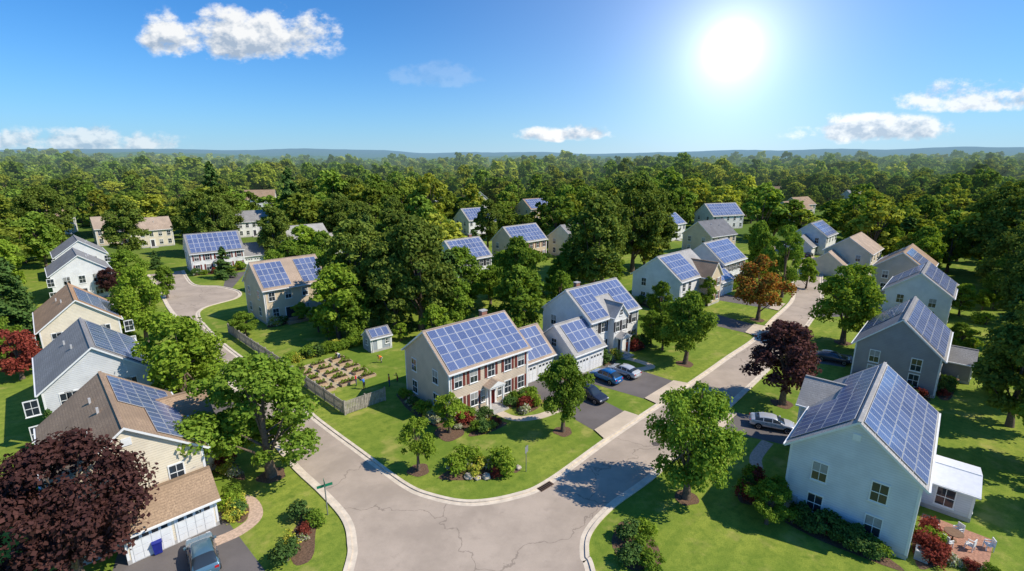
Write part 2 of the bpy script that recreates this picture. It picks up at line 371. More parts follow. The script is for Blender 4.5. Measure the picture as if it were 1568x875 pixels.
# --- right foreground pale house
h=House('colonial_house',30.1,37.9,48,S_blue,R_lg); HS.append((30.1,37.9))
b=h.block(0,0,0,14.2,8.2,6.15,3.3)
b.panels(-1,-6.9,6.9,.04,.96,13,5); b.panels(1,-6.6,.2,.05,.93,7,4); b.panels(1,.2,6.6,.45,.93,6,2)
b.wins('-x',[-1.9,1.9],[1.7,4.5]); b.fbox('gable_vent','-x',-.25,.25,8.0,8.5,0,.05,WHITE)
b.wins('-y',[-5,-2.5,0],[1.7,4.5]); b.wins('+y',[-4,4],[1.7,4.5])
b.fbox('utility_meter','-x',-3.4,-3.05,1.1,1.7,.0,.18,mat('meter_grey',(.4,.42,.43))); b.fbox('utility_meter','-x',-3.28,-3.18,.1,1.1,.0,.07,mat('meter_grey',(.4,.42,.43)))
p=h.block(3.4,3.2,90,4.2,4.4,6.0,1.8,ov=.3); p.wins('+x',[-1,1],[1.7,4.5])
sun=h.block(3.4,-5.8,90,3.4,4.6,2.5,.55,roof=mat('white_metal_roof',(.75,.76,.78),.4,.04),ov=.3)
sun.wins('-x',[-1.3,0,1.3],[1.5],None,1.0,1.5); sun.wins('-y',[0],[1.5],None,1.1,1.5); sun.wins('+y',[0],[1.5],None,1.1,1.5)
h.fin()
# --- left foreground brown roof house
h=House('colonial_house',-32.4,36.6,134.5,S_cream,R_brn); HS.append((-32.4,36.6))
b=h.block(0,0,0,13,9,6.0,3.4); b.panels(-1,-6.2,5.8,.12,.62,11,3); b.panels(-1,-1,5.8,.62,.94,6,2); b.vents(1,[(-3,.6),(-1,.8),(2,.75)])
b.win('-x',-.6,4.9,1.3,1.2); b.win('-x',2.6,4.6,.9,1.2); b.wins('-y',[-4,0,4],[1.7,4.5]); b.fbox('gable_vent','-x',-.3,.3,8.0,8.6,0,.05,WHITE)
g=h.block(-7.0,-1.5,90,5.8,3.4,2.65,1.5); g.garage('+y',[-1.38,1.38],2.3) 
p=h.block(2,-4.9,90,3.5,4.6,5.2,2.0); p.wins('-x',[0],[1.7,4.2])
h.fin()
h,b=generic(-47.8,52.6,134,S_grey,R_grey,L=13,W=8.8,pan=(-6,5.8,10,3),front='-x'); g=h.block(-2,-5.2,90,3,5,3.2,1.6); h.fin()
G(-65.2,71,134,S_cream,R_or,L=13,W=8.6,he=5.6,pan=(-5.8,4,8,3),front='-x'); G(-92,103,134,S_white,R_grey,L=12,front='-x')
G(-108,122,134,S_white,R_grey,L=12,front='-x')

# ------------------------------------------------------------------ roads
def catmull(p,n=8):
    q=[p[0]]+list(p)+[p[-1]]; out=[]
    for i in range(1,len(q)-2):
        for k in range(n):
            t=k/n; a=[]
            for d in(0,1):
                p0,p1,p2,p3=q[i-1][d],q[i][d],q[i+1][d],q[i+2][d]
                a.append(.5*(2*p1+(p2-p0)*t+(2*p0-5*p1+4*p2-p3)*t*t+(3*p1-p0-3*p2+p3)*t**3))
            out.append(tuple(a))
    out.append(tuple(p[-1])); return out
LK=catmull([(-11,5),(-11.3,20),(-11.7,28.9),(-12.3,31.6),(-13.6,34.1),(-16.6,37.3),(-21.1,41.6),(-28.8,50.2),(-41.6,64.8),(-54,78.5),(-66,91.5),(-76,103.5),(-92,122)])
IK=catmull([(-86,127),(-74,112),(-67,110),(-60,105.5),(-57.5,100),(-60,93),(-57,86.5),(-46.8,75.0),(-37.6,66),(-27.6,56.7),(-22.2,50.6),(-14.4,43.2),(-9.6,38.7),(-7,37.1),(-3.5,36.2),(.3,37.1),(3.3,39.1),(10.4,46.6),(20.9,57.1),(26.3,62.6),(31.9,68.4),(39,75.6),(46.7,85.3),(57.9,99),(67,115.3),(76,130),(82,144),(80,165)])
RK=catmull([(5.9,5),(5.9,20),(5.7,28.9),(5.5,30.3),(6.1,32.6),(8.5,35.6),(13.2,39.8),(20.4,47.4),(32.8,60.6),(38.7,67.2),(45.8,75.2),(54.2,85.3),(63.9,98.2),(74,115),(83,130),(90,146),(88,165)])
def sheet(name,pts,z,m,parent=None):
    me=bpy.data.meshes.new(name); tri=mathutils.geometry.tessellate_polygon([[Vector((x,y,0)) for x,y in pts]])
    fs=[]
    for t in tri:
        a,b_,c=[pts[i] for i in t]
        if (b_[0]-a[0])*(c[1]-a[1])-(b_[1]-a[1])*(c[0]-a[0])<0: t=(t[0],t[2],t[1])
        fs.append(tuple(t))
    me.from_pydata([(x,y,z) for x,y in pts],[],fs); me.materials.append(m); me.update()
    return link(bpy.data.objects.new(name,me),parent)
def roadmat(name,col,crack=True):
    m,nt,p=base_mat(name); tc=N(nt,'ShaderNodeTexCoord'); o=tc.outputs['Object']
    f=sstep(nt,noise(nt,o,.22,6,.65),.32,.68); g=noise(nt,o,14,4,.8)
    c=mixc(nt,f,scl(col,.80),scl(col,1.08)); c=mixc(nt,mth(nt,'MULTIPLY',sstep(nt,g,.35,.7),.35),c,scl(col,.72))
    if crack:
        c=mixc(nt,mth(nt,'MULTIPLY',sstep(nt,noise(nt,o,.9,5,.7),.56,.72),.38),c,scl(col,.66))
        v=N(nt,'ShaderNodeTexVoronoi',feature='DISTANCE_TO_EDGE'); v.inputs['Scale'].default_value=.10
        mp=N(nt,'ShaderNodeVectorMath',operation='ADD'); nn=N(nt,'ShaderNodeTexNoise'); nn.inputs['Scale'].default_value=.5; nn.inputs['Detail'].default_value=6
        nt.links.new(o,nn.inputs['Vector']); sc_=N(nt,'ShaderNodeVectorMath',operation='SCALE'); nt.links.new(nn.outputs['Color'],sc_.inputs[0]); sc_.inputs['Scale'].default_value=3
        nt.links.new(o,mp.inputs[0]); nt.links.new(sc_.outputs[0],mp.inputs[1]); nt.links.new(mp.outputs[0],v.inputs['Vector'])
        cr=mth(nt,'LESS_THAN',v.outputs['Distance'],.0045)
        c=mixc(nt,mth(nt,'MULTIPLY',cr,.5),c,scl(col,.35))
    nt.links.new(c,p.inputs['Base Color']); p.inputs['Roughness'].default_value=.85; p.inputs['Specular IOR Level'].default_value=.2
    b=N(nt,'ShaderNodeBump'); b.inputs['Strength'].default_value=.3; b.inputs['Distance'].default_value=.02; nt.links.new(g,b.inputs['Height']); nt.links.new(b.outputs[0],p.inputs['Normal'])
    return m
ROAD=roadmat('worn_asphalt',(.48,.39,.305)); DRIVE=roadmat('driveway_asphalt',(.17,.15,.14),False); APRON=roadmat('concrete_apron',(.66,.54,.40),False); KERB=mat('kerb_concrete',(.68,.58,.45),.85,.12,1.5)
PATHM=mat('paver_path',(.56,.40,.29),.9,.2,5,.3)
sheet('road',LK+IK+RK[::-1],.006,ROAD)
def strip(name,pl,w,h,m,off=0,z0=0):
    B=MB(); n=len(pl); nor=[]
    for i in range(n):
        a=pl[max(0,i-1)]; c=pl[min(n-1,i+1)]; dx,dy=c[0]-a[0],c[1]-a[1]; l=math.hypot(dx,dy) or 1; nor.append((-dy/l,dx/l))
    A=[(pl[i][0]+nor[i][0]*(off-w/2),pl[i][1]+nor[i][1]*(off-w/2)) for i in range(n)]
    C=[(pl[i][0]+nor[i][0]*(off+w/2),pl[i][1]+nor[i][1]*(off+w/2)) for i in range(n)]
    for i in range(n-1):
        B.poly([(*A[i],h),(*A[i+1],h),(*C[i+1],h),(*C[i],h)],m)
        B.poly([(*A[i],z0),(*A[i+1],z0),(*A[i+1],h),(*A[i],h)],m); B.poly([(*C[i+1],z0),(*C[i],z0),(*C[i],h),(*C[i+1],h)],m)
    return B.obj(name)
strip('kerb',LK,.3,.11,KERB); strip('kerb',IK,.3,.11,KERB); strip('kerb',RK,.3,.11,KERB)
strip('gutter_pavement',IK,.4,.012,KERB,-.36); strip('gutter_pavement',LK,.4,.012,KERB,-.36); strip('gutter_pavement',RK,.4,.012,KERB,.36)
def lerp(a,b,t): return (a[0]+(b[0]-a[0])*t,a[1]+(b[1]-a[1])*t)
def driveway(gl,gr,sr,sl,ap=1.8):
    L=math.hypot(sr[0]-gr[0],sr[1]-gr[1]); t=1-ap/L
    a,b_=lerp(gl,sl,t),lerp(gr,sr,t)
    sheet('driveway',[gl,gr,b_,a],.010,DRIVE)
    dx=(sr[0]-sl[0])*.08; dy=(sr[1]-sl[1])*.08
    sheet('driveway_apron',[a,b_,(sr[0]+dx,sr[1]+dy),(sl[0]-dx,sl[1]-dy)],.122,APRON)
driveway((.8,58.1),(5.3,62),(14.0,50.3),(9.9,46.1))
driveway((8.0,60.8),(14.5,66.2),(22.4,58.6),(17.6,53.7))
driveway((31.5,86.5),(36,91.5),(43.6,81.5),(40.2,77.2))
driveway((40,100.5),(44,105),(54.6,95.3),(51.3,91.3))
sheet('driveway',[(21.0,48.2),(24.6,52.0),(34.2,47.6),(30.2,43.6)],.010,DRIVE)
sheet('driveway_apron',[(19.9,47.2),(24.0,51.6),(25.6,51.1),(21.6,46.8)],.125,APRON)
sheet('driveway',[(39.7,67.6),(43.3,71.6),(50.3,68.6),(46.4,64.3)],.010,DRIVE); sheet('driveway',[(56,87),(59.5,91.5),(70,93),(67,88)],.010,DRIVE); sheet('driveway',[(72,112),(75,117),(83,118),(80,112)],.010,DRIVE)
sheet('driveway',[(-24.2,35.2),(-29.2,31.0),(-26,25),(-13,19),(-12,24)],.010,DRIVE)
sheet('driveway',[(-40,50.5),(-37,54),(-32,54),(-33.5,51)],.010,DRIVE); sheet('driveway',[(-56,66.5),(-53,70),(-46,69.5),(-48.5,66.5)],.010,DRIVE)
sheet('driveway',[(-72,122),(-69,126),(-63,108),(-66,110)],.010,DRIVE)
strip('garden_path',catmull([(-24.3,36.9),(-22.2,36.2),(-20.8,34.4),(-21.2,32.8),(-22.5,31.6)]),1.1,.014,PATHM)
strip('garden_path',catmull([(-1.9,52.0),(.2,50.2),(3.0,50.6),(5.6,52.4)]),1.1,.014,APRON)
strip('garden_path',catmull([(26.2,45.4),(23.8,42.8),(23.0,41.0)]),1.1,.014,PATHM)
strip('garden_path',catmull([(15.5,68.0),(17.5,67.0),(19.5,64.6),(17,63.4)]),1.1,.014,APRON)
sheet('brick_patio',[(30.6,32.0),(33.6,34.8),(36.6,31.8),(33.4,28.9)],.012,mat('patio_brick',(.40,.21,.14),.9,.25,6,.3))
# ------------------------------------------------------------------ ground
def hz(x,y):
    r=math.hypot(x,y); a=math.atan2(x,y)
    def ss(v,a_,b_):
        t=min(1,max(0,(v-a_)/(b_-a_))); return t*t*(3-2*t)
    n1=.5+.5*math.sin(a*5+1.3+r*.004)*math.cos(a*2.3+r*.006)
    n2=.5+.28*math.sin(a*9+.5)+.14*math.sin(a*21+2)+.08*math.sin(a*47)
    left=ss(-a,.25,.8); right=ss(a,.45,.8)
    n3=.5+.3*math.sin(a*7+4)+.13*math.sin(a*17+1)+.07*math.sin(a*39+r*.001)
    return ss(r,220,650)*(1+8*n1+6*left+1*right)+ss(r,1000,2300)*(24+18*n2)+ss(r,3200,5200)*(42+56*n3)
def ground():
    rs=[0,30,60,90,120,160,200,250]+list(np.linspace(280,900,22))+list(np.linspace(940,2600,50))+list(np.linspace(2800,5600,12))+[8000,12000]
    na=540; V=[];F=[]; rg=random.Random(5)
    for r in rs:
        for k in range(na):
            a=2*math.pi*k/na; x,y=r*math.sin(a),r*math.cos(a)
            j=0 if r<900 else ((rg.random()-.5)*8 if r<2700 else (rg.random()-.5)*4)
            V.append((x,y,hz(x,y)+j if r>0 else 0))
    for i in range(len(rs)-1):
        for k in range(na):
            a=i*na+k;b_=i*na+(k+1)%na; F.append((a,a+na,b_+na,b_) if i>0 else (0,a+na,b_+na))
    me=bpy.data.meshes.new('ground'); me.from_pydata(V,[],F); me.validate()
    m,nt,p=base_mat('lawn_and_forest_floor'); g=N(nt,'ShaderNodeNewGeometry'); P=g.outputs['Position']
    n1=sstep(nt,noise(nt,P,.07,4),.35,.65); n2=noise(nt,P,1.6,4,.7); n3=noise(nt,P,11,2,.8)
    c=mixc(nt,n1,(.165,.245,.030),(.315,.360,.055)); c=mixc(nt,mth(nt,'MULTIPLY',sstep(nt,n2,.4,.7),.7),c,(.13,.205,.026))
    c=mixc(nt,mth(nt,'MULTIPLY',sstep(nt,n3,.4,.7),.5),c,(.09,.15,.018))
    c=mixc(nt,mth(nt,'MULTIPLY',sstep(nt,noise(nt,P,.30,4,.65),.52,.70),.7),c,(.40,.36,.10))
    c=mixc(nt,mth(nt,'MULTIPLY',sstep(nt,noise(nt,P,.55,3,.6),.58,.74),.6),c,(.08,.15,.018))
    sp=N(nt,'ShaderNodeSeparateXYZ'); nt.links.new(P,sp.inputs[0])
    st=mth(nt,'SINE',mth(nt,'ADD',mth(nt,'MULTIPLY',mth(nt,'SUBTRACT',sp.outputs[0],sp.outputs[1]),2.6),mth(nt,'MULTIPLY',n1,3)))
    c=mixc(nt,mth(nt,'MULTIPLY',sstep(nt,st,-.4,.4),.2),c,(.09,.16,.018))
    ln=N(nt,'ShaderNodeVectorMath',operation='LENGTH'); nt.links.new(P,ln.inputs[0])
    c=mixc(nt,sstep(nt,ln.outputs['Value'],165,215),c,(.10,.16,.026))
    fc=mixc(nt,sstep(nt,noise(nt,P,.035,6,.8),.4,.6),(.07,.13,.03),(.15,.22,.05))
    c=mixc(nt,sstep(nt,ln.outputs['Value'],800,1000),c,fc)
    nt.links.new(c,p.inputs['Base Color']); p.inputs['Roughness'].default_value=.95; p.inputs['Specular IOR Level'].default_value=.1
    b=N(nt,'ShaderNodeBump'); b.inputs['Strength'].default_value=.5; b.inputs['Distance'].default_value=.06; nt.links.new(n3,b.inputs['Height']); nt.links.new(b.outputs[0],p.inputs['Normal'])
    out=nt.nodes['Material Output']
    for l in list(out.inputs[0].links): nt.links.remove(l)
    mm=N(nt,'ShaderNodeMixShader'); e=N(nt,'ShaderNodeEmission'); e.inputs[0].default_value=(.22,.38,.56,1)  # blue haze of the far hills, painted into the ground material as emission
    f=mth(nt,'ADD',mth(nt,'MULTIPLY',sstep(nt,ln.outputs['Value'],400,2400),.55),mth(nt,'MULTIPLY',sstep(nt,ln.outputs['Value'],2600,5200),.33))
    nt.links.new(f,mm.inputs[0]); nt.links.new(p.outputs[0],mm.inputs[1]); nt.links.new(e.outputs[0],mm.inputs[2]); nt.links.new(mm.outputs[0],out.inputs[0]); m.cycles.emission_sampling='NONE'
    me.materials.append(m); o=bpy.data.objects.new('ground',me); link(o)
ground()
# ------------------------------------------------------------------ trees
def fastmesh(name,V,Q,mi,mats):
    me=bpy.data.meshes.new(name); nv=len(V); nf=len(Q)
    me.vertices.add(nv); me.vertices.foreach_set('co',np.asarray(V,dtype=np.float32).ravel())
    me.loops.add(nf*4); me.loops.foreach_set('vertex_index',np.asarray(Q,dtype=np.int32).ravel())
    me.polygons.add(nf); me.polygons.foreach_set('loop_start',np.arange(0,nf*4,4,dtype=np.int32)); me.polygons.foreach_set('loop_total',np.full(nf,4,dtype=np.int32))
    me.polygons.foreach_set('material_index',np.asarray(mi,dtype=np.int32))
    for m in mats: me.materials.append(m)
    me.update(calc_edges=True); return me
def cards(P,Nn,size,rng):
    n=len(P); Nn=Nn/np.linalg.norm(Nn,axis=1)[:,None]
    r=rng.normal(size=(n,3)); t=np.cross(Nn,r); t/=np.linalg.norm(t,axis=1)[:,None]; b=np.cross(Nn,t)
    s=(size*rng.uniform(.6,1.35,n))[:,None]; l=s*rng.uniform(.55,1.0,n)[:,None]
    V=np.empty((n,4,3)); bend=Nn*s*.25
    V[:,0]=P-t*s; V[:,1]=P-b*l+bend; V[:,2]=P+t*s; V[:,3]=P+b*l+bend*.3
    return V.reshape(-1,3)
def tube(V,Q,a,b,ra,rb,n=6):
    a=np.array(a,float);b=np.array(b,float);d=b-a; d/=np.linalg.norm(d)+1e-9
    x=np.cross(d,[.3,.9,.2]); x/=np.linalg.norm(x); y=np.cross(d,x); o=len(V)
    for c,r in((a,ra),(b,rb)):
        for k in range(n):
            th=2*math.pi*k/n; V.append(c+x*math.cos(th)*r+y*math.sin(th)*r)
    for k in range(n): Q.append((o+k,o+(k+1)%n,o+n+(k+1)%n,o+n+k))
def tree(name,seed,H,Rr,cb,nb,nl,ls,leaf,shape='round',blobr=.3,flat=.85,irr=.12):
    rng=np.random.default_rng(seed); V=[];Q=[]
    cen=[];rad=[]
    ph=rng.uniform(0,6.28,3)
    def env(z):
        t=(z-cb)/(H-cb)
        if shape=='round': return Rr*max(.15,(1-abs(2*t-.9)**2.4/1.3))
        if shape=='oval': return Rr*max(.12,math.sin(math.pi*min(1,max(0,t*.86+.12)))**.75)
        if shape=='pyr': return Rr*max(.08,(1-t)**.8*1.0)
    asym=rng.normal(size=2)*.08*Rr
    for i in range(nb):
        z=cb+(H-cb)*(.06+.9*rng.random()**.9) if shape!='pyr' else cb+(H-cb)*rng.random()**1.3*.96
        e=env(z); a=rng.random()*2*math.pi; rr=e*math.sqrt(rng.uniform(.15,1))*.84*rng.uniform(.85,1.12)*(1+irr*math.sin(3*a+ph[0]+z*.5)+irr*.7*math.sin(5*a+ph[1]-z))
        br=Rr*blobr*rng.uniform(.5,1.35)*(.5+.5*e/Rr)
        cen.append((rr*math.cos(a)+asym[0]*(z-cb)/H,rr*math.sin(a)+asym[1]*(z-cb)/H,min(z,H-br*.7))); rad.append(br)
    cen=np.array(cen);rad=np.array(rad)
    rb=Rr*.055+.05
    bend=rng.normal(size=2)*.15
    top=(bend[0],bend[1],cb+(H-cb)*.55)
    tube(V,Q,(0,0,-.1),(bend[0]*.5,bend[1]*.5,cb),rb*1.5,rb,8); tube(V,Q,(bend[0]*.5,bend[1]*.5,cb),top,rb,rb*.4,6)
    for i in rng.choice(nb,min(nb,14),replace=False):
        z0=cb+(top[2]-cb)*rng.uniform(-.1,.8); tube(V,Q,(bend[0]*.5,bend[1]*.5,z0),cen[i],rb*.45,rb*.1,5)
    nt_=len(Q)
    w=rad**2; w/=w.sum(); idx=rng.choice(nb,nl,p=w)
    D=rng.normal(size=(nl,3)); D/=np.linalg.norm(D,axis=1)[:,None]; D[:,2]=np.where(D[:,2]<-.45,-D[:,2],D[:,2])
    sh=rng.uniform(.5,1.14,nl)[:,None]
    lump=1+.24*np.sin(D[:,0:1]*5+idx[:,None])*np.cos(D[:,1:2]*6+idx[:,None]*2)
    P=cen[idx]+D*rad[idx][:,None]*sh*lump*np.array([1,1,flat])
    Nn=D*.8+rng.normal(size=(nl,3))*.6+np.array([0,0,.3])
    C=cards(P,Nn,ls,rng)
    o=len(V); V=np.vstack([np.array(V),C]); Qn=(np.arange(nl*4).reshape(-1,4)+o)
    Q=np.vstack([np.array(Q),Qn]); mi=np.concatenate([np.zeros(nt_),np.ones(nl)])
    return fastmesh(name,V,Q,mi,[BARK,leaf])
def conifer(name,seed,H,Rr,nl,ls,leaf):
    rng=np.random.default_rng(seed); V=[];Q=[]; tube(V,Q,(0,0,-.1),(0,0,H*.97),.22,.03,6)
    nbr=110; Ps=[];Ns=[]
    for i in range(nbr):
        t=(i+.5)/nbr; z=H*(.08+.9*t); L=Rr*(1-t)**.7*rng.uniform(.65,1.2)+.25; a=rng.random()*2*math.pi
        tip=np.array([math.cos(a)*L,math.sin(a)*L,z-L*.2]); tube(V,Q,(0,0,z),tip,.04,.01,4)
        k=max(6,int(nl/nbr*(L/Rr+.25)*1.6)); s=rng.random(k)**.7
        sp=rng.normal(size=(k,3))*np.array([.22,.22,.12])*(L*.5+.2)
        Ps.append(np.array([0,0,z])+(tip-np.array([0,0,z]))*s[:,None]+sp*(.5+s[:,None]*.5)); Ns.append(np.array([math.cos(a)*.5,math.sin(a)*.5,.8])+rng.normal(size=(k,3))*.5)
    P=np.vstack(Ps);Nn=np.vstack(Ns); n=len(P); C=cards(P,Nn,ls,rng); nt_=len(Q);o=len(V)
    V=np.vstack([np.array(V),C]); Q=np.vstack([np.array(Q),np.arange(n*4).reshape(-1,4)+o])
    return fastmesh(name,V,Q,np.concatenate([np.zeros(nt_),np.ones(n)]),[BARK,leaf])
LG=leafmat('leaves_green',(.125,.22,.026),(.265,.375,.050),.33,.18)
LB=leafmat('leaves_bright',(.19,.31,.03),(.34,.45,.055),.35,.12)
LD=leafmat('leaves_oak',(.10,.16,.028),(.225,.280,.052),.28,.15)
LP=leafmat('leaves_purple',(.065,.030,.030),(.14,.065,.055),.2,.2)
LR=leafmat('leaves_red',(.20,.04,.035),(.32,.08,.05),.25,.2)
LO=leafmat('leaves_autumn',(.50,.14,.04),(.26,.29,.05),.3,.1)
LC=leafmat('needles',(.07,.14,.035),(.13,.215,.055),.18,.2)
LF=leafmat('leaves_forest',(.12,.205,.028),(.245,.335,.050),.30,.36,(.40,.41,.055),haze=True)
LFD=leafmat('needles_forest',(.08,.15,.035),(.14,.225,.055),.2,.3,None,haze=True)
TP={}
def proto(k):
    if k in TP: return TP[k]
    d={'mapA':lambda:tree('maple_tree',1,10,4.2,1.6,60,21000,.135,LG,'oval',.26),
       'mapB':lambda:tree('maple_tree',2,10,4.0,1.5,54,21000,.135,LG,'round',.26),
       'mapC':lambda:tree('maple_tree',22,10,3.9,1.7,56,15000,.155,LG,'oval',.25),
       'mapD':lambda:tree('maple_tree',61,10,4.0,1.3,48,9000,.20,LG,'round',.25,irr=.2),
       'briA':lambda:tree('ash_tree',3,10,3.6,1.6,50,14000,.15,LB,'oval',.27),
       'briB':lambda:tree('ash_tree',62,10,3.6,1.4,46,8000,.20,LB,'round',.26,irr=.2),
       'oakA':lambda:tree('oak_tree',4,18,6.3,2.5,95,20000,.25,LD,'round',.21),
       'oakB':lambda:tree('oak_tree',5,18,5.8,2.2,90,18000,.25,LD,'oval',.22),
       'sml':lambda:tree('ornamental_tree',6,5,1.7,1.0,26,4600,.10,LB,'round',.3),
       'pur':lambda:tree('plum_tree',7,10,4.8,1.4,64,25000,.13,LP,'round',.24),
       'purs':lambda:tree('plum_tree',17,10,3.9,1.8,46,13000,.155,LP,'oval',.26),
       'red':lambda:tree('japanese_maple',8,6,3.2,.7,34,8000,.13,LR,'round',.28),
       'aut':lambda:tree('autumn_maple_tree',9,11,4.0,1.8,44,10000,.19,LO,'oval',.28),
       'con':lambda:conifer('pine_tree',10,12,3.2,10000,.2,LC),
       'arb':lambda:tree('arborvitae',11,4,.8,.15,26,2600,.1,LC,'pyr',.5,1.2),
       'bush':lambda:tree('shrub',12,1.3,.8,.05,12,1300,.08,LG,'round',.5),
       'bushb':lambda:tree('shrub',13,1.3,.9,.05,12,1300,.085,LB,'round',.5),
       'bushd':lambda:tree('shrub',14,1.3,.8,.05,12,1200,.08,LC,'round',.5),
       'bushr':lambda:tree('shrub',15,1.2,.8,.05,10,1100,.075,LR,'round',.5),
       'fly':lambda:tree('flowering_shrub',16,1.0,.8,.05,10,900,.07,leafmat('flowers_yellow',(.65,.55,.08),(.22,.33,.04),.2,.1),'round',.5),
       'flp':lambda:tree('flowering_shrub',18,.9,.7,.05,10,900,.07,leafmat('flowers_white',(.72,.64,.57),(.22,.33,.04),.2,.1),'round',.5)}
    TP[k]=d[k](); return TP[k]
DIM={'mapA':(10,4.2),'mapB':(10,4.0),'mapC':(10,3.9),'mapD':(10,4.0),'briA':(10,3.6),'briB':(10,3.6),'oakA':(18,6.3),'oakB':(18,5.8),'sml':(5,1.7),'pur':(10,4.8),'purs':(10,3.9),'red':(6,3.2),'aut':(11,4),'con':(12,3.2),'arb':(4,.8)}
def put(k,x,y,h,w,rot=None):
    me=proto(k); H,Rr=DIM[k]; o=bpy.data.objects.new(me.name.split('.')[0],me); o.location=(x,y,0)
    s=w/2/Rr/1.02; o.scale=(s,s,h/H); o.rotation_euler=(0,0,random.random()*6.28 if rot is None else rot); return link(o)
def bush(k,x,y,s=1,sz=None):
    me=proto(k); o=bpy.data.objects.new(me.name.split('.')[0],me); o.location=(x,y,0); o.scale=(s,s,sz or s*random.uniform(.85,1.15)); o.rotation_euler=(0,0,random.random()*6.28); return link(o)
MULCH=mat('mulch',(.15,.09,.055),.95,.35,8,.4)
def bed(x,y,rx,ry=None,rot=0,n=26):
    ry=ry or rx; pts=[]
    for k in range(n):
        a=2*math.pi*k/n; r=1+.07*math.sin(3*a+x)+.05*math.sin(5*a+y); px,py=rx*r*math.cos(a),ry*r*math.sin(a)
        pts.append((x+px*math.cos(rot)-py*math.sin(rot),y+px*math.sin(rot)+py*math.cos(rot)))
    sheet('mulch_bed',pts,.018,MULCH)
hero=[('pur',-28.9,27.5,10.8,10.6),('mapB',-22.0,39.8,11.2,11.2),('briA',-36.0,50.2,12.2,9.6),('briA',-57.6,73.8,12.4,7.8),('purs',32.0,53.6,10.2,8.8),('mapA',14.9,36.7,10.4,7.9),
('mapC',5.4,47.4,8.6,5.6),('sml',-8.7,40.6,5.3,3.2),('sml',-6.6,47.2,4.6,3.6),('mapC',24.5,65.5,10.6,7.8),('aut',44.3,85.3,11.6,8.8),('briA',52.2,73.8,12.6,10.2),('mapB',56.8,100.7,14.8,7.6),
('oakA',-26.5,82.5,18.5,13),('oakA',-15.5,80.5,19.5,13.5),('oakB',-21,86,20,13),('oakB',-19.5,78,16,10),('mapC',1.3,87.3,14.6,9.6),
('oakB',17.5,103.4,21.5,14),('oakA',31,125,23.5,16),('oakA',21,113,21,13),('oakB',38,130,21,13),('mapD',10.3,103.4,8.4,6.3),('mapC',21.6,72.6,5.6,4.1),('mapD',-51.4,128.5,9.8,6.9),
('con',-80.2,75.2,14,7.6),('red',-64.6,60.5,6.6,6.6),('purs',-84,100.7,6.4,4.8),('mapD',-90,113,8,8),('mapD',-72,100,7,5),('oakB',110.5,109,21,15),('oakA',120,122,23,15),('con',70.2,64.8,13.2,6),('mapC',65.6,68.4,5,4.2),
('mapC',-43.6,76.8,4.2,4.6),('briB',-32.5,79,4.4,3.4),('mapC',-37.5,84.5,3.6,3.4),('mapD',27,86,7,4.5),('mapD',30,82,5.5,4),('mapD',38.5,94,6,4),('mapD',62,120,11,7),('briB',66,108,7,5),
('oakB',-66,137,16,10),('oakA',-55,160,18,12),('oakA',-95,150,19,13),('oakB',-110,140,18,12),('oakA',-88,147,18,11),('oakB',-42,140,17,10),('mapD',-33,128,13,9),('oakB',-35,150,18,11),
('mapD',-25,104,10,7),('briB',-2,105,9,6),('mapD',-20,140,13,8),('oakB',-8,162,16,10),('mapD',-52,106,9,6),('mapD',-47,122,11,7),('con',-70,118,8,4.5),('mapD',74,148,10,7),('mapD',103,135,11,8),('briB',100,118,10,7),('mapD',97,140,12,8),('mapD',68,135,12,7),('briB',83,88,6,5),('oakB',90,84,15,10),('oakA',80,72,15,10),('oakA',98,95,16,11),('mapD',82,64,14,9),('mapD',-72,64,8,6),('con',-88,84,12,6.5),('mapD',-100,92,12,9),('briB',-105,100,12,9),
('mapC',20.2,33.6,3.6,3.4),('mapC',21.6,35.4,3.0,2.6),
('con',-126,212,28,11),('con',-84,190,26,11),('oakA',-60,190,22,15),('oakB',-75,185,21,14),('oakB',-100,172,20,14),('oakA',-150,160,20,15),
('mapD',50.5,40.5,11,8.5),('oakB',54,48.5,14,9),('mapD',47.5,33,10,8),('mapD',61,53,12,8)]
for t in hero: put(*t)
rr=random.Random(21)
roads_pts=IK[::2]+RK[::2]+LK[::2]
def clear(x,y,frt0=24,wid=12,road=9,back=12):
    for hx,hy in HS:
        hr=math.hypot(hx,hy)
        ux,uy=hx/hr,hy/hr; dx,dy=x-hx,y-hy; al=dx*ux+dy*uy; ac=abs(-dx*uy+dy*ux)
        frt=frt0+ (hr>120)*10+(hr>180)*22+(hr>320)*35
        if -frt<al<back and ac<wid: return False
    for px,py in roads_pts:
        if (px-x)**2+(py-y)**2<road*road: return False
    return True
for k in range(190):
    x=rr.uniform(-100,105); y=rr.uniform(64,135)
    if not clear(x,y,14,10.5,6.5,9.5): continue
    if -x-y>14 and y<80: continue
    if abs(x+25)<12 and y<74: continue
    if x-y>-8 and y<70: continue
    hh=rr.choice([3,4,5,6,8,9,10,12])
    put(rr.choice(['mapD','mapD','mapC','briB','briB','oakB','mapD','con']) if hh>4 else rr.choice(['mapC','briB']),x,y,hh,hh*rr.uniform(.65,.9))
for x,y,k in [(-8.7,40.6,1.0),(-6.6,47.2,1.6),(14.9,36.7,1.0),(5.4,47.4,1.0),(24.5,65.5,1.2),(32.0,53.6,1.2),(-22.0,39.8,1.2),(44.3,85.3,1.2),(52.2,73.8,1.2)]: bed(x,y,k)
bed(-3.0,40.4,3.6,1.3,.15); 
for x,y,k,s in [(-5.4,40.2,'bushb',1.2),(-4.2,40.9,'flp',1),(-3.2,39.9,'fly',1.1),(-2.0,41.0,'flp',1.1),(-.7,40.6,'bushb',1.5),(-4.6,41.6,'bushb',1.5),(-1.5,39.7,'bushr',.7),(-3.0,41.3,'fly',.9)]: bush(k,x,y,s)
BOUL=mat('boulder_stone',(.46,.40,.32),.9,.25,3,.6)
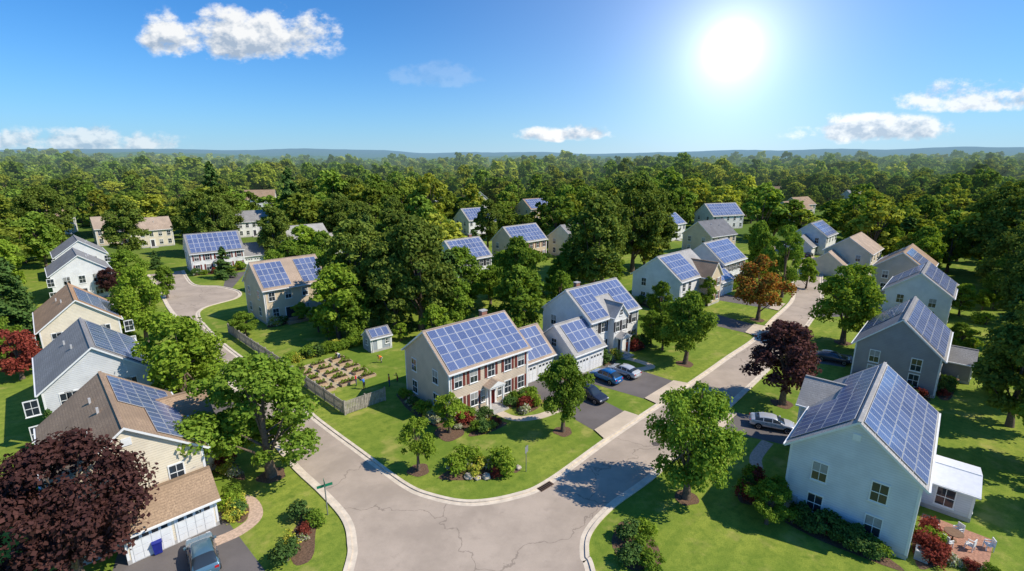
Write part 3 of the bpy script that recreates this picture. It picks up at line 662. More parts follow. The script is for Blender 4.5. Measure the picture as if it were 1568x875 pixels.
def boulder(x,y,s):
    bm=bmesh.new(); bmesh.ops.create_icosphere(bm,subdivisions=3,radius=s); q=random.random()*9
    for v_ in bm.verts:
        c=v_.co; v_.co=c*(1+.18*math.sin(c.x*5/s+q)*math.cos(c.y*4/s+q)+.1*math.sin(c.z*7/s+q)); v_.co.z*=.6
    me=bpy.data.meshes.new('boulder'); bm.to_mesh(me); bm.free(); me.materials.append(BOUL); o=bpy.data.objects.new('boulder',me); o.location=(x,y,s*.3); link(o)
for x,y,s in [(-3.9,39.5,.45),(-2.3,39.5,.4),(-5.9,41.0,.35),(-16.3,30.7,.35),(.6,40.9,.3),(-3.1,39.3,.3)]: boulder(x,y,s)
bed(-15.9,31.8,2.6,1.0,1.9)
for x,y,k,s in [(-16.2,29.9,'bushd',1.2),(-16.6,31.4,'fly',.9),(-16.0,32.4,'bushr',.7),(-16.8,34.0,'bushd',1.2),(-15.4,33.4,'bush',.9),(-15.9,31.9,'flp',.7)]: bush(k,x,y,s)
bed(9.2,31.2,1.7,2.4,.1)
for x,y,k,s in [(8.6,29.8,'bushd',1.2),(9.6,30.4,'bush',1.1),(9.0,32.2,'bushd',1.2),(10.2,32.6,'bushb',.9),(9.8,28.9,'bush',1.1)]: bush(k,x,y,s)
class HW:
    def __init__(s,x,y,yaw): s.c=(x,y); s.yaw=R(yaw)
    w=House.w
def around(h,pts,kinds,j=.35,s=(.7,1.2)):
    for x0,y0,x1,y1,n in pts:
        xa,ya=h.w(x0,y0); xb,yb=h.w(x1,y1)
        bed((xa+xb)/2,(ya+yb)/2,math.hypot(xb-xa,yb-ya)/2+.7,.95,math.atan2(yb-ya,xb-xa))
        for k in range(n):
            t=(k+.5)/n; bush(random.choice(kinds),xa+(xb-xa)*t+random.uniform(-j,j),ya+(yb-ya)*t+random.uniform(-j,j),random.uniform(*s))
K1=['bush','bushb','bushd','bushd','fly','flp','bushr']
around(HW(-5.5,56.6,41),[(-5.8,-6.0,-1.6,-6.0,8),(1.6,-6.0,5.6,-6.2,8),(-6.9,-4.5,-6.9,4.2,8),(-5,-8.2,-1.8,-8.4,6),(1.8,-8.0,4.8,-7.6,5)],K1)
around(HW(12.2,73.5,41),[(-5,-6.2,-2,-6.4,5),(2.4,-6,5.6,-6,7),(-12.4,-6,-12.4,0,5),(6.6,-4,6.6,3,6)],K1,s=(.8,1.5))
around(HW(32.7,98.6,43),[(-6,-6.2,0,-6.2,8),(-7.3,-4,-7.3,4,6)],K1,s=(.9,1.6))
around(HW(47.2,114.1,43),[(-5,-6.2,5,-6.2,8)],K1,s=(.9,1.6))
around(HW(-42.3,90.2,44),[(-5.5,-6.2,-3.2,-6.2,4),(2.4,-6.4,6,-6.4,5),(6.5,-3.6,12.5,-3.2,7)],K1,s=(1.,1.9))
around(HW(30.1,37.9,48),[(-8.1,-3.2,-8.1,3.4,12),(-6.5,-5.2,-2,-5.2,6),(-8.0,6.6,-4.6,6.8,6)],['bushd','bush','bushd','bushr','bushb'],s=(.8,1.3))
around(HW(52.7,63,47),[(-7.9,-3.5,-7.9,3.5,7),(-6,-5.2,1,-5.2,7)],K1)
around(HW(76.2,89.5,47),[(-7.9,-3.5,-7.9,3.5,7)],K1)
around(HW(-78.6,129.2,40),[(-6,-5.8,6,-5.8,10)],K1,s=(1,1.6))
around(HW(-32.4,36.6,134.5),[(-9.0,-5.7,-6,-6.0,6),(-3,-7.4,5,-6.2,7),(-4,5.6,4,5.6,8)],K1,s=(.8,1.3))
around(HW(-47.8,52.6,134),[(-7.6,-3,-7.6,3,6),(-5,-7.6,5,-5.6,8)],K1)
around(HW(-65.2,71,134),[(-7.6,-3,-7.6,3,6),(-5,-5.6,5,-5.6,8)],K1)
around(HW(-11.9,117.5,44),[(-5,-5.9,5,-5.9,9)],K1,s=(1,1.7)); around(HW(2.2,143.1,44),[(-6,-5.9,6,-5.9,9)],K1,s=(1,1.7))
around(HW(88.5,127,45),[(-6,5.9,6,5.9,8)],K1,s=(1,1.7))
for i in range(5): put('arb',-44+i*1.15,42.6-i*.3,4.2+random.random(),1.7)
for i in range(6): put('arb',-24.5+i*1.5,74.5+i*1.0,3+random.random(),1.5)
# ------------------------------------------------------------------ forest (one instanced object)
fc=bpy.data.collections.new('forest_prototypes')
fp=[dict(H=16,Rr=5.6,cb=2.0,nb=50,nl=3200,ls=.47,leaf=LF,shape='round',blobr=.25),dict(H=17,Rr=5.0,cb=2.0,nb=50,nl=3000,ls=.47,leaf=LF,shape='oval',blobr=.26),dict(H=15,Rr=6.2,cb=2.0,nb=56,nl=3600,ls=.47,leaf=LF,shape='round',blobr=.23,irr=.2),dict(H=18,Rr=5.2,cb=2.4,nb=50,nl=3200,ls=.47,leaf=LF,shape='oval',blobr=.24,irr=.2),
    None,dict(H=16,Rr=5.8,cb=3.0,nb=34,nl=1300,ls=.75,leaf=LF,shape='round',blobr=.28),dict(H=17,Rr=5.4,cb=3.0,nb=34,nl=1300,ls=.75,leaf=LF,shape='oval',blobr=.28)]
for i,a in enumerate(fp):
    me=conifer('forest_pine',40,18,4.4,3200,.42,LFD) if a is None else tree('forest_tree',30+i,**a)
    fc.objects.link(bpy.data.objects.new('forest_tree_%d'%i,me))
rng=random.Random(3)
pts=[];sc_=[];ro=[];ix=[]
def addtree(x,y,s):
    big=math.sin(x*.035+y*.02)*math.cos(y*.031-x*.012)
    pts.append((x,y,hz(x,y)-.1)); t=s*rng.uniform(.62,1.22)*(1+.2*big); sc_.append((t*rng.uniform(.95,1.3),t*rng.uniform(.95,1.3),t*rng.uniform(.78,1.12))); ro.append(rng.random()*6.28)
    far=math.hypot(x,y)>400
    ix.append(rng.choice((5,6)) if far else (4 if rng.random()<.035 else rng.randrange(4)))
def region(x,y):
    if y<58: return 0
    if x-y>14 and x>66: return 1
    if -x-y>14 and y>70: return 1
    if y>158 or x>112 or x<-112: return 1
    if y>122: return .45
    return 0
gy=50.0
while gy<950:
    st=10 if gy<330 else (13.5 if gy<600 else 18)
    hw=gy*1.15+30; gx=-hw
    while gx<hw:
        x=gx+rng.uniform(-.47,.47)*st; yy=gy+rng.uniform(-.47,.47)*st
        k=region(x,yy)
        if k and rng.random()<k and clear(x,yy):
            m=math.sin(x*.021+1.7)*math.cos(yy*.017+x*.006)
            if not (m>.80 and yy>190): addtree(x,yy,.95 if yy<330 else (1.15 if yy<600 else 1.4))
        gx+=st
    gy+=st*.95
me=bpy.data.meshes.new('forest'); me.from_pydata(pts,[],[])
a=me.attributes.new('scl','FLOAT_VECTOR','POINT'); a.data.foreach_set('vector',[c for p in sc_ for c in p])
a=me.attributes.new('rotz','FLOAT','POINT'); a.data.foreach_set('value',ro)
a=me.attributes.new('idx','INT','POINT'); a.data.foreach_set('value',ix)
fo=bpy.data.objects.new('forest',me); link(fo)
ng=bpy.data.node_groups.new('forest_scatter','GeometryNodeTree')
ng.interface.new_socket('Geometry',in_out='INPUT',socket_type='NodeSocketGeometry'); ng.interface.new_socket('Geometry',in_out='OUTPUT',socket_type='NodeSocketGeometry')
gi=ng.nodes.new('NodeGroupInput'); go=ng.nodes.new('NodeGroupOutput'); ip=ng.nodes.new('GeometryNodeInstanceOnPoints'); ci=ng.nodes.new('GeometryNodeCollectionInfo')
ci.inputs['Collection'].default_value=fc; ci.inputs['Separate Children'].default_value=True; ci.inputs['Reset Children'].default_value=True
def na(n,t):
    q=ng.nodes.new('GeometryNodeInputNamedAttribute'); q.data_type=t; q.inputs[0].default_value=n
    return [s for s in q.outputs if s.enabled and s.name=='Attribute'][0]
cx=ng.nodes.new('ShaderNodeCombineXYZ'); ng.links.new(na('rotz','FLOAT'),cx.inputs[2])
ip.inputs['Pick Instance'].default_value=True
ng.links.new(gi.outputs[0],ip.inputs['Points']); ng.links.new(ci.outputs[0],ip.inputs['Instance']); ng.links.new(na('idx','INT'),ip.inputs['Instance Index'])
ng.links.new(cx.outputs[0],ip.inputs['Rotation']); ng.links.new(na('scl','FLOAT_VECTOR'),ip.inputs['Scale']); ng.links.new(ip.outputs[0],go.inputs[0])
md=fo.modifiers.new('scatter','NODES'); md.node_group=ng
print('forest',len(pts))
# ------------------------------------------------------------------ cars
TYRE=mat('tyre',(.02,.02,.02),.9); HUB=mat('alloy_wheel',(.5,.5,.52),.3,.05,1,metal=.8); DK=mat('car_black_trim',(.01,.01,.01))
def car(x,y,yaw,col,suv=False):
    e=empty('parked_car',(x,y,.012),R(yaw)); hr=1.66 if suv else 1.46
    n='car_paint_%d'%int(sum(c*1000*(i+1) for i,c in enumerate(col)))
    if n not in MATS:
        m,nt,p=base_mat(n); p.inputs['Base Color'].default_value=(*col,1); p.inputs['Roughness'].default_value=.25; p.inputs['Metallic'].default_value=.3; p.inputs['Coat Weight'].default_value=.8; MATS[n]=m
    pm=MATS[n]
    st=[(-2.24,.60,.60,.70,.6,.40),(-2.18,.92,.92,.80,.74,.28),(-2.05,1.0,1.02,.84,.76,.24),(-1.75,1.0,hr-.28 if suv else 1.16,.88,.70,.22),(-1.35,.98,hr-.06 if suv else 1.36,.89,.66,.22),(-.7,.96,hr,.9,.65,.22),(0,.95,hr,.9,.65,.22),(.40,.94,hr-.10,.9,.66,.22),(.75,.93,hr-.34,.9,.70,.22),(1.12,.93,.95,.9,.76,.22),(1.65,.87,.89,.88,.74,.24),(2.05,.76,.77,.82,.66,.28),(2.25,.55,.55,.66,.54,.38)]
    B=MB(); rows=[]
    for sx,bz,rz,bw,rw,b0 in st:
        mz=(bz+b0)/2
        half=[(bw*.92,b0),(bw,mz-.08),(bw,mz+.14),(bw*.965,bz),(rw,max(bz+.004,rz-.05)),(rw*.6,rz)]
        row=[(sx,w,z) for w,z in half]+[(sx,-w,z) for w,z in half[::-1]]; rows.append((row,rz-bz))
    for i in range(len(rows)-1):
        a,c=rows[i],rows[i+1]; k=len(a[0]); cab=max(a[1],c[1])>.1
        for j in range(k):
            j2=(j+1)%k; gl=False
            if j in(3,7) and cab and min(a[1],c[1])>.05: gl=True
            if j in(4,5,6) and cab and (st[i][0]>=.4 or st[i+1][0]<=-1.34): gl=True
            if j in(4,5,6) and not suv and st[i+1][0]<=-1.75: gl=False
            B.poly([a[0][j],a[0][j2],c[0][j2],c[0][j]],GLASS if gl else pm)
    B.poly(rows[0][0][::-1],pm); B.poly(rows[-1][0],pm)
    o=B.obj('car_body',e,True)
    bm=bmesh.new(); bm.from_mesh(o.data); bmesh.ops.remove_doubles(bm,verts=bm.verts,dist=.001); bmesh.ops.recalc_face_normals(bm,faces=bm.faces); bm.to_mesh(o.data); bm.free()
    md=o.modifiers.new('s','SUBSURF'); md.levels=1; md.render_levels=2
    P=MB()
    for s_ in(-1,1):
        for xa in(-.98,-.12): P.poly([(xa,s_*.873,.97),(xa+.09,s_*.873,.97),(xa+.09,s_*.665,hr-.07),(xa,s_*.665,hr-.07)],pm)
        for xa in(-.97,-.11,.86): P.box(xa,xa+.012,*sorted((s_*.88,s_*.902)),.34,.92,DK)
        for xa in(-.75,.12): P.box(xa,xa+.16,*sorted((s_*.89,s_*.925)),.80,.83,DK)
    P.obj('pillars_and_doors',e)
    W=MB()
    for wx in(-1.35,1.38):
        for s_ in(-1,1):
            for (r,y0,y1,m) in((.38,.885,.893,DK),(.33,.70,.91,TYRE),(.21,.91,.922,HUB)):
                nn=20; ring=[(wx+r*math.cos(2*math.pi*k/nn),.33+r*math.sin(2*math.pi*k/nn)) for k in range(nn)]
                W.poly([(a_,s_*y1,b_) for a_,b_ in ring],m)
                for k in range(nn):
                    p0,p1=ring[k],ring[(k+1)%nn]; W.poly([(p0[0],s_*y0,p0[1]),(p1[0],s_*y0,p1[1]),(p1[0],s_*y1,p1[1]),(p0[0],s_*y1,p0[1])],m)
            for k in range(5):
                a0=2*math.pi*k/5; W.poly([(wx+.05*math.cos(a0+q)+d*math.cos(a0),s_*.9235,.33+.05*math.sin(a0+q)+d*math.sin(a0)) for q,d in((1.57,.17),(1.57,.03),(-1.57,.03),(-1.57,.17))],DK)
    W.obj('wheels',e)
    L=MB(); red=mat('tail_light',(.5,.02,.02),.2); cl=mat('head_light',(.8,.8,.82),.1)
    for s_ in(-1,1):
        a_,b_=sorted((s_*.50,s_*.76)); L.box(-2.21,-2.05,a_,b_,.74,.90,red); L.box(1.98,2.16,a_,b_,.58,.69,cl)
        a_,b_=sorted((s_*.86,s_*1.03)); L.box(.70,.86,a_,b_,.95,1.07,pm)
    L.box(-2.235,-2.19,-.25,.25,.58,.70,cl); L.box(2.14,2.235,-.4,.4,.42,.54,TYRE)
    L.obj('lights_and_mirrors',e)
BLUE=(.01,.15,.42)
car(12.3,60.2,-49+180,BLUE,True); car(15.1,61.9,-49+180,(.62,.63,.65)); car(9.5,55.0,-49,(.03,.035,.05),True); car(28.0,48.2,-22,(.62,.63,.65)); car(46.0,66.4,-35,(.05,.06,.09)); car(-22.2,29.8,-52+180,(.10,.20,.27),True); car(-51.0,68.4,-5,(.3,.34,.38)); car(81,137,60,(.05,.05,.06)); car(88.6,145.9,50,(.03,.03,.04))
# ------------------------------------------------------------------ fence, shed, garden, signs, furniture
WOOD=mat('fence_wood',(.36,.32,.27),.9,.25,3,.3); SOIL=mat('soil',(.10,.06,.04),.95,.3,8); BEDW=mat('raised_bed_timber',(.48,.35,.22),.8,.2,4)
def fence(pl,hgt=1.7):
    B=MB()
    for i in range(len(pl)-1):
        a,b_=pl[i],pl[i+1]; L=math.hypot(b_[0]-a[0],b_[1]-a[1]); ux,uy=(b_[0]-a[0])/L,(b_[1]-a[1])/L
        tf=lambda p:(a[0]+ux*p[0]-uy*p[1],a[1]+uy*p[0]+ux*p[1],p[2])
        n=int(L/.19)
        for k in range(n):
            x=k*L/n; B.box(x,x+.15,0,.02,.06,hgt-.12+random.uniform(-.04,.04),WOOD,tf)
        m=max(1,round(L/2.4))
        for k in range(m+1): x=L*k/m; B.box(x-.07,x+.07,-.05,.14,0,hgt+.08,WOOD,tf)
        for z in(.4,hgt-.4): B.box(0,L,.022,.07,z,z+.09,WOOD,tf)
        B.box(0,L,-.02,.05,hgt-.1,hgt-.06,WOOD,tf)
    B.obj('wooden_fence')
fence([(-47.3,78.4),(-39.6,71.0),(-31.9,63.7),(-25.9,57.6),(-18.9,50.9),(-15.2,54.4)])
h=House('garden_shed',-20.6,71.6,41,siding('shed_grey_siding',(.36,.40,.44)),R_grey); b=h.block(0,0,0,3.4,2.6,2.2,1.0,ov=.2,ovx=.15); b.panels(-1,-1.5,1.5,.1,.9,3,1)
b.fbox('shed_door','-y',-.7,.1,.35,2.0,0,.04,WHITE); b.win('-y',.95,1.4,.5,.7); b.win('-x',0,1.4,.5,.7); h.fin()
veg=tree('vegetable_plants',50,.6,.5,.02,8,260,.07,LB,'round',.5)
for i in range(5):
    for j in range(3):
        X=-29.2+.43*j*4.6+1.5*i; Y=62.9+.45*j*4.6-1.48*i
        e=empty('raised_garden_bed',(X,Y,0),R(44)); B=MB(); l,w=1.0,.55
        for q in((-l,l,-w,-w+.09),(-l,l,w-.09,w),(-l,-l+.09,-w+.091,w-.091),(l-.09,l,-w+.091,w-.091)): B.box(*q,0,.34,BEDW)
        B.box(-l+.092,l-.092,-w+.092,w-.092,.0,.26,SOIL); B.obj('bed_frame',e)
        for k in range(4):
            o=bpy.data.objects.new('vegetable_plants',veg); o.parent=e; o.location=(-.68+k*.45,random.uniform(-.12,.12),.22); s=random.uniform(.4,.8); o.scale=(s,s,s*random.uniform(.8,2.0)); COL.objects.link(o)
sheet('gravel_path',[(-30.9,63.0),(-26.4,68.0),(-19.8,61.6),(-23.2,56.4)],.012,mat('gravel_path',(.46,.37,.23),.95,.3,4,.3))
for i in range(16):
    t=i/15; bush(random.choice(['bush','bushb','bushd','fly']),-31.4+t*7.4,66.6+t*7.0+random.uniform(-1,1),random.uniform(.8,1.6))
for i in range(5): bush(random.choice(['bush','bushd','flp']),-28.3+i*.75,60.6-i*.7+random.uniform(-.2,.2),random.uniform(.5,.8))
POLE=mat('galvanised_post',(.35,.36,.36),.4,.1,2,metal=.6); SGREEN=mat('street_sign_green',(.01,.20,.10),.4)
def cyl(B,x,y,z0,z1,r,m,n=10,r1=None):
    r1=r if r1 is None else r1
    A=[(x+r*math.cos(2*math.pi*k/n),y+r*math.sin(2*math.pi*k/n),z0) for k in range(n)]; C=[(x+r1*math.cos(2*math.pi*k/n),y+r1*math.sin(2*math.pi*k/n),z1) for k in range(n)]
    for k in range(n): B.poly([A[k],A[(k+1)%n],C[(k+1)%n],C[k]],m)
    B.poly(C,m)
B=MB(); cyl(B,0,0,0,3.1,.05,POLE); B.box(-.6,.6,-.012,.012,2.62,2.86,SGREEN); B.box(-.012,.012,-.5,.5,2.9,3.12,SGREEN); B.obj('street_name_sign',loc=(-15.0,34.6,0),yaw=R(30))
B=MB(); cyl(B,0,0,0,2.7,.04,POLE); B.box(-.28,.28,-.05,-.035,2.0,2.65,mat('sign_back',(.25,.26,.27),.4)); B.obj('road_sign',loc=(1.3,40.4,0),yaw=R(60))
B=MB(); m=mat('storm_drain_iron',(.10,.06,.04),.8); B.box(-.8,.8,-.4,.4,.0,.03,m)
for k in range(7): B.box(-.72+k*.21,-.62+k*.21,-.32,.32,.03,.05,mat('drain_slot',(.01,.01,.01)))
B.obj('storm_drain',loc=(2.9,38.3,0),yaw=R(42))
B=MB(); nn=24; m=mat('manhole_iron',(.12,.10,.09),.7); B.poly([(.38*math.cos(2*math.pi*k/nn),.38*math.sin(2*math.pi*k/nn),.02) for k in range(nn)],m); B.obj('manhole_cover',loc=(14.6,45.0,0))
def wheelie(x,y,col):
    B=MB(); m=mat('bin_'+str(int(col[2]*100)),col,.5); 
    c=[(-.24,-.26,.08),(.24,-.26,.08),(.24,.26,.08),(-.24,.26,.08),(-.3,-.34,1.0),(.3,-.34,1.0),(.3,.34,1.0),(-.3,.34,1.0)]; B.hexa(c,m); B.box(-.32,.32,-.38,.37,1.002,1.08,m)
    B.box(-.25,-.18,.26,.4,.0,.2,TYRE); B.box(.18,.25,.26,.4,.0,.2,TYRE); B.obj('wheelie_bin',loc=(x,y,0),yaw=R(40))
wheelie(-26.7,31.0,(.01,.05,.35)); wheelie(-26.0,30.6,(.02,.03,.25))
B=MB(); m=mat('ac_grey',(.45,.45,.44)); B.box(-.4,.4,-.4,.4,.05,.8,m); cyl(B,0,0,.801,.83,.32,mat('ac_fan',(.05,.05,.05)),16)
for k in range(8): B.box(-.405,.405,-.405,.405,.12+k*.08,.13+k*.08,mat('ac_fan',(.05,.05,.05)))
B.obj('air_conditioner',loc=(29.6,30.0,0),yaw=R(48))
def chair(x,y,yaw,col=(.7,.7,.68)):
    B=MB(); m=mat('chair_%d'%int(col[0]*100),col); B.box(-.25,.25,-.25,.25,.40,.45,m); B.box(-.25,.25,.2,.26,.45,.95,m)
    for a_ in(-.22,.22):
        for c_ in(-.22,.22): B.box(a_-.025,a_+.025,c_-.025,c_+.025,0,.4,m)
        B.box(a_-.03,a_+.03,-.22,.2,.62,.66,m); B.box(a_-.02,a_+.02,-.22,-.18,.45,.62,m)
    B.obj('patio_chair',loc=(x,y,.012),yaw=R(yaw))
def table(x,y):
    B=MB(); m=mat('table_brown',(.2,.12,.07)); cyl(B,0,0,.7,.74,.6,m,18); cyl(B,0,0,0,.7,.05,m); cyl(B,0,0,0,.04,.3,m); B.obj('patio_table',loc=(x,y,.012))
table(33.4,31.8); chair(32.5,31.2,100); chair(34.3,32.4,-80); chair(33.9,30.9,-150); chair(32.7,32.7,30); chair(35.3,30.9,-110,(.75,.75,.75)); 
table(56.8,59.0); chair(56,58.4,100); chair(57.6,59.7,-80)
for i in range(8): bush(random.choice(['flp','fly','bush','bushr']),*lerp((30.4,30.8),(33.0,28.3),i/7),random.uniform(.5,.8))
for x,y in[(60,56),(64,61),(58.5,62.5),(69,70),(83,83)]: bush('bushb',x,y,1.6)
# ------------------------------------------------------------------ people
SKIN=mat('skin',(.50,.30,.21),.6)
def person(x,y,yaw,shirt,pants,pose='stand',hair=(.06,.035,.02),s=1.0):
    e=empty('person',(x,y,.012),R(yaw)); e.scale=(s,s,s)
    bend={'stand':0.05,'bend':1.05,'reach':.35}[pose]; kb={'stand':0,'bend':.18,'reach':.05}[pose]
    V=[];E=[];Rd=[]
    def v(p,r,par=None):
        V.append(p);Rd.append(r)
        if par is not None: E.append((par,len(V)-1))
        return len(V)-1
    pz=.93-kb*.5
    pel=v((-.0-kb*.6,0,pz),.13)
    def tor(d,yy=0): return (V[0][0]+math.sin(bend)*d,yy,pz+math.cos(bend)*d)
    waist=v(tor(.17),.115,pel); chest=v(tor(.38),.135,waist); neck=v(tor(.53),.06,chest); hd=v(tor(.60),.05,neck)
    for sg in(-1,1):
        hip=v((V[0][0],sg*.10,pz-.06),.095,pel); kn=v((kb*.5,sg*.11,.49-kb*.1),.062,hip); an=v((-.03,sg*.11,.09),.042,kn); v((.13,sg*.12,.035),.035,an)
        shd=v(tor(.46,sg*.18),.06,chest)
        if pose=='stand': el=(.02,sg*.25,V[shd][2]-.29); wr=(.10,sg*.24,V[shd][2]-.52)
        elif pose=='reach': el=(V[shd][0]+.2,sg*.22,V[shd][2]-.18); wr=(V[shd][0]+.42,sg*.16,V[shd][2]-.12)
        else: el=(V[shd][0]+.05,sg*.2,V[shd][2]-.28); wr=(V[shd][0]+.12,sg*.15,V[shd][2]-.5)
        a_=v(el,.042,shd); w_=v(wr,.03,a_); d=Vector(wr)-Vector(el); d.normalize()
        pm=Vector(wr)+d*.08; pl=v(tuple(pm),.032,w_)
        side=d.cross(Vector((0,1,0)))
        if side.length<.1: side=Vector((1,0,0))
        side.normalize()
        for k,L in enumerate((.062,.075,.07,.055)):
            b0=pm+side*(-.03+k*.02)+d*.015; f1=v(tuple(b0+d*L*.5),.009,pl); v(tuple(b0+d*L+Vector((0,-sg*.015,0))),.008,f1)
        t1=v(tuple(Vector(wr)+d*.04+side*.045),.010,w_); v(tuple(Vector(wr)+d*.085+side*.06),.009,t1)
    me=bpy.data.meshes.new('body'); me.from_pydata(V,E,[]); o=bpy.data.objects.new('body',me); COL.objects.link(o)
    md=o.modifiers.new('k','SKIN'); o.modifiers.new('s','SUBSURF').levels=2
    sv=me.skin_vertices[0].data
    for i,r in enumerate(Rd): sv[i].radius=(r,r)
    sv[0].use_root=True
    dg=bpy.context.evaluated_depsgraph_get(); m2=bpy.data.meshes.new_from_object(o.evaluated_get(dg)); o.modifiers.clear(); o.data=m2; m2.name='body'
    sm=mat('shirt_%d'%int(shirt[0]*97+shirt[1]*977+shirt[2]*31),shirt,.8); pm_=mat('pants_%d'%int(pants[0]*97+pants[1]*977+pants[2]*31),pants,.8); sh=mat('shoes',(.05,.05,.05))
    m2.materials.clear()
    for m in(sm,pm_,SKIN,sh): m2.materials.append(m)
    nb=[Vector(q) for q in V]; per=(len(V)-5)//2
    for p in m2.polygons:
        c=p.center; i=min(range(len(nb)),key=lambda k:(nb[k]-c).length/(Rd[k]+.05))
        if i==0: mi=1
        elif i in(1,2): mi=0
        elif i in(3,4): mi=2
        else: mi={0:1,1:1,2:3,3:3,4:0,5:0}.get((i-5)%per,2)
        p.material_index=mi; p.use_smooth=True
    o.parent=e
    hc=Vector(tor(.70)); bm=bmesh.new(); bmesh.ops.create_uvsphere(bm,u_segments=16,v_segments=12,radius=.11)
    for q in bm.verts:
        q.co.z*=1.15; q.co.y*=.86
        if q.co.z<-.03 and q.co.x>0: q.co.x*=.9
        if abs(q.co.y)<.025 and q.co.x>.08 and abs(q.co.z)<.035: q.co.x+=.025
    for f in bm.faces:
        c=f.calc_center_median(); f.material_index=1 if (c.z>.06 or (c.x<-.01 and c.z>-.06)) else 0; f.smooth=True
    hm=bpy.data.meshes.new('head'); bm.to_mesh(hm); bm.free(); hm.materials.append(SKIN); hm.materials.append(mat('hair_%d'%int(hair[0]*999),hair))
    ho=bpy.data.objects.new('head',hm); ho.location=hc; ho.rotation_euler=(0,bend*.6,0); link(ho,e)
    B=MB(); ey=mat('eyes',(.02,.02,.02)); 
    for sg in(-1,1): B.box(.096,.104,sg*.038-.012,sg*.038+.012,-.002,.012,ey); B.box(-.02,.02,sg*.095-.008,sg*.095+.008,-.03,.03,SKIN)
    B.box(.094,.102,-.025,.025,-.068,-.058,mat('lips',(.35,.12,.1))); fo_=B.obj('face',e); fo_.location=hc; fo_.rotation_euler=(0,bend*.6,0)
person(-19.9,58.4,200,(.75,.04,.03),(.04,.06,.16)); person(-18.6,57.4,150,(.05,.18,.6),(.03,.03,.04),'reach',(.25,.15,.06)); person(-15.6,58.2,190,(.85,.10,.03),(.05,.07,.2),'stand'); person(-18.6,65.9,220,(.9,.2,.04),(.5,.45,.35),'bend')
person(-25.0,67.0,240,(.7,.7,.68),(.05,.08,.2),'bend',(.3,.2,.1)); person(-14.9,59.6,160,(.85,.5,.05),(.5,.05,.05),'reach',s=.75)
# ------------------------------------------------------------------ world, sun, camera
w=bpy.data.worlds.new('World'); sc.world=w; w.use_nodes=True; nt=w.node_tree; bg=nt.nodes['Background']
EL,AZ=46,-10
sky=N(nt,'ShaderNodeTexSky'); sky.sky_type='NISHITA'; sky.sun_disc=False; sky.sun_elevation=R(EL); sky.sun_rotation=R(90-AZ); sky.air_density=1.0; sky.dust_density=.3; sky.ozone_density=2.5
tc=N(nt,'ShaderNodeTexCoord'); D=tc.outputs['Generated']
sp=N(nt,'ShaderNodeSeparateXYZ'); nt.links.new(D,sp.inputs[0])
yv=mth(nt,'MAXIMUM',sp.outputs[1],.05)
a_=mth(nt,'DIVIDE',sp.outputs[0],yv); b_=mth(nt,'DIVIDE',sp.outputs[2],yv)
cv=N(nt,'ShaderNodeCombineXYZ'); nt.links.new(a_,cv.inputs[0]); nt.links.new(mth(nt,'MULTIPLY',b_,1.5),cv.inputs[1])
n1=noise(nt,cv.outputs[0],13,6,.6)
cv2=N(nt,'ShaderNodeCombineXYZ'); nt.links.new(mth(nt,'ADD',a_,.010),cv2.inputs[0]); nt.links.new(mth(nt,'MULTIPLY',mth(nt,'ADD',b_,.014),1.5),cv2.inputs[1])
n1s=noise(nt,cv2.outputs[0],13,4,.6)
dm=None; vv=None
def ell(ca,cb_,hw,hh):
    u=mth(nt,'DIVIDE',mth(nt,'SUBTRACT',a_,ca),hw); v=mth(nt,'DIVIDE',mth(nt,'SUBTRACT',b_,cb_),hh)
    vb=mth(nt,'MULTIPLY',v,mth(nt,'ADD',1,mth(nt,'MULTIPLY',mth(nt,'LESS_THAN',v,0),.6)))
    d=mth(nt,'SUBTRACT',1,mth(nt,'ADD',mth(nt,'MULTIPLY',u,u),mth(nt,'MULTIPLY',vb,vb)))
    return d,v
tot=None; shade=None
for (ca,cb_,hw,hh,st) in [(-.50,.216,.20,.066,1),(-.84,.030,.21,.036,.65),(.10,.0465,.10,.022,.95),(.69,.052,.17,.036,.85),(.87,.112,.17,.038,.85),(-.15,.15,.10,.03,.12)]:
    d,v=ell(ca,cb_,hw,hh)
    dens=mth(nt,'MULTIPLY',sstep(nt,mth(nt,'ADD',mth(nt,'MULTIPLY',d,.42),mth(nt,'MULTIPLY',n1,1.7)),.86,1.18),st)
    dens=mth(nt,'MULTIPLY',dens,sstep(nt,d,-.5,.2))
    sh=mth(nt,'MULTIPLY',dens,mth(nt,'SUBTRACT',.5,mth(nt,'MULTIPLY',v,.75),clamp=True))
    tot=dens if tot is None else mth(nt,'MAXIMUM',tot,dens); shade=sh if shade is None else mth(nt,'MAXIMUM',shade,sh)
tot=mth(nt,'MULTIPLY',tot,mth(nt,'GREATER_THAN',sp.outputs[1],.1))
skyc=mixc(nt,1.0,sky.outputs[0],(.22,.64,1.06),'MULTIPLY')
hf=mth(nt,'MULTIPLY',mth(nt,'POWER',mth(nt,'SUBTRACT',1,mth(nt,'MAXIMUM',sp.outputs[2],0),clamp=True),11),.85)
skyc=mixc(nt,hf,skyc,(3.4,4.7,5.9))
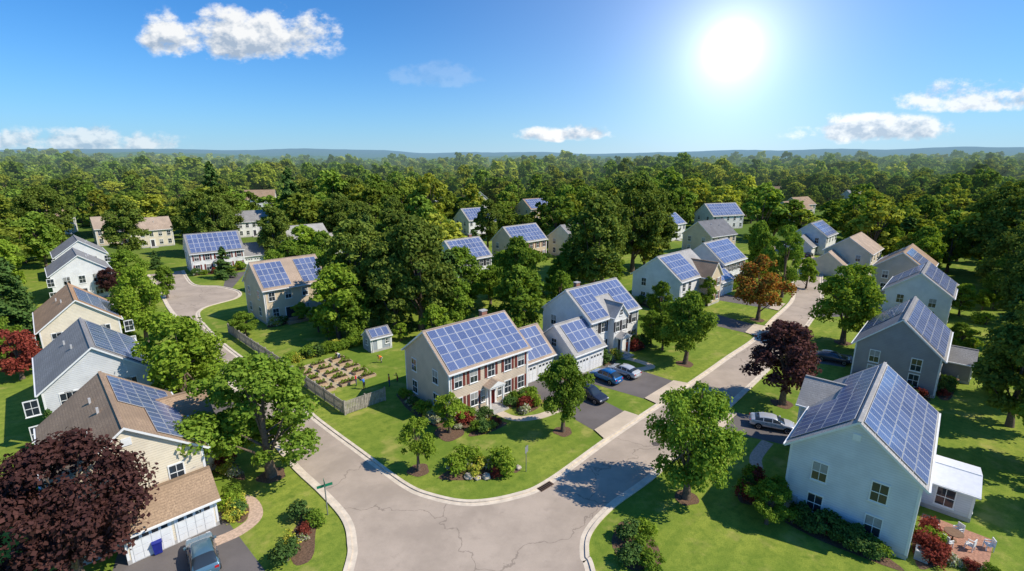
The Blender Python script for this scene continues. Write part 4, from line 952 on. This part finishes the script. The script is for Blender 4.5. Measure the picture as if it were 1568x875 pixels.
relief=mth(nt,'MULTIPLY',mth(nt,'SUBTRACT',n1s,n1),5.5)
sf=mth(nt,'ADD',mth(nt,'MULTIPLY',shade,.9),mth(nt,'ADD',relief,.06),clamp=True)
cl=mixc(nt,sf,(6.5,6.6,6.7),(2.7,3.4,4.4))
c=mixc(nt,tot,skyc,cl)
S=Vector((.371,.911,.182)).normalized()
dt=N(nt,'ShaderNodeVectorMath',operation='DOT_PRODUCT'); nt.links.new(D,dt.inputs[0]); dt.inputs[1].default_value=S
dd=mth(nt,'MAXIMUM',dt.outputs['Value'],0)
glow=mth(nt,'ADD',mth(nt,'ADD',mth(nt,'MULTIPLY',mth(nt,'POWER',dd,2600),10),mth(nt,'MULTIPLY',mth(nt,'POWER',dd,420),3.6)),mth(nt,'ADD',mth(nt,'MULTIPLY',mth(nt,'POWER',dd,85),2.4),mth(nt,'MULTIPLY',mth(nt,'POWER',dd,11),1.1)))
gv=N(nt,'ShaderNodeVectorMath',operation='SCALE'); gv.inputs[0].default_value=(1,.97,.9); nt.links.new(glow,gv.inputs['Scale'])
ad=N(nt,'ShaderNodeVectorMath',operation='ADD'); nt.links.new(c,ad.inputs[0]); nt.links.new(gv.outputs[0],ad.inputs[1])
nt.links.new(ad.outputs[0],bg.inputs[0]); bg.inputs[1].default_value=.145
sl=bpy.data.lights.new('sun','SUN'); sl.energy=5.0; sl.angle=R(.5); sl.color=(1,.92,.79); so=bpy.data.objects.new('sun',sl); link(so)
v=Vector((math.cos(R(EL))*math.cos(R(AZ)),math.cos(R(EL))*math.sin(R(AZ)),math.sin(R(EL)))); so.rotation_euler=v.to_track_quat('Z','Y').to_euler(); so.location=(40,0,60)
cd=bpy.data.cameras.new('camera'); cd.sensor_width=36; cd.lens=760/1568*36; cd.clip_end=30000; co=bpy.data.objects.new('camera',cd); co.location=(0,0,28); co.rotation_euler=(R(90)-math.atan(192/760),0,0); link(co); sc.camera=co
sc.view_settings.view_transform='Standard'; sc.view_settings.look='None'; sc.view_settings.exposure=0
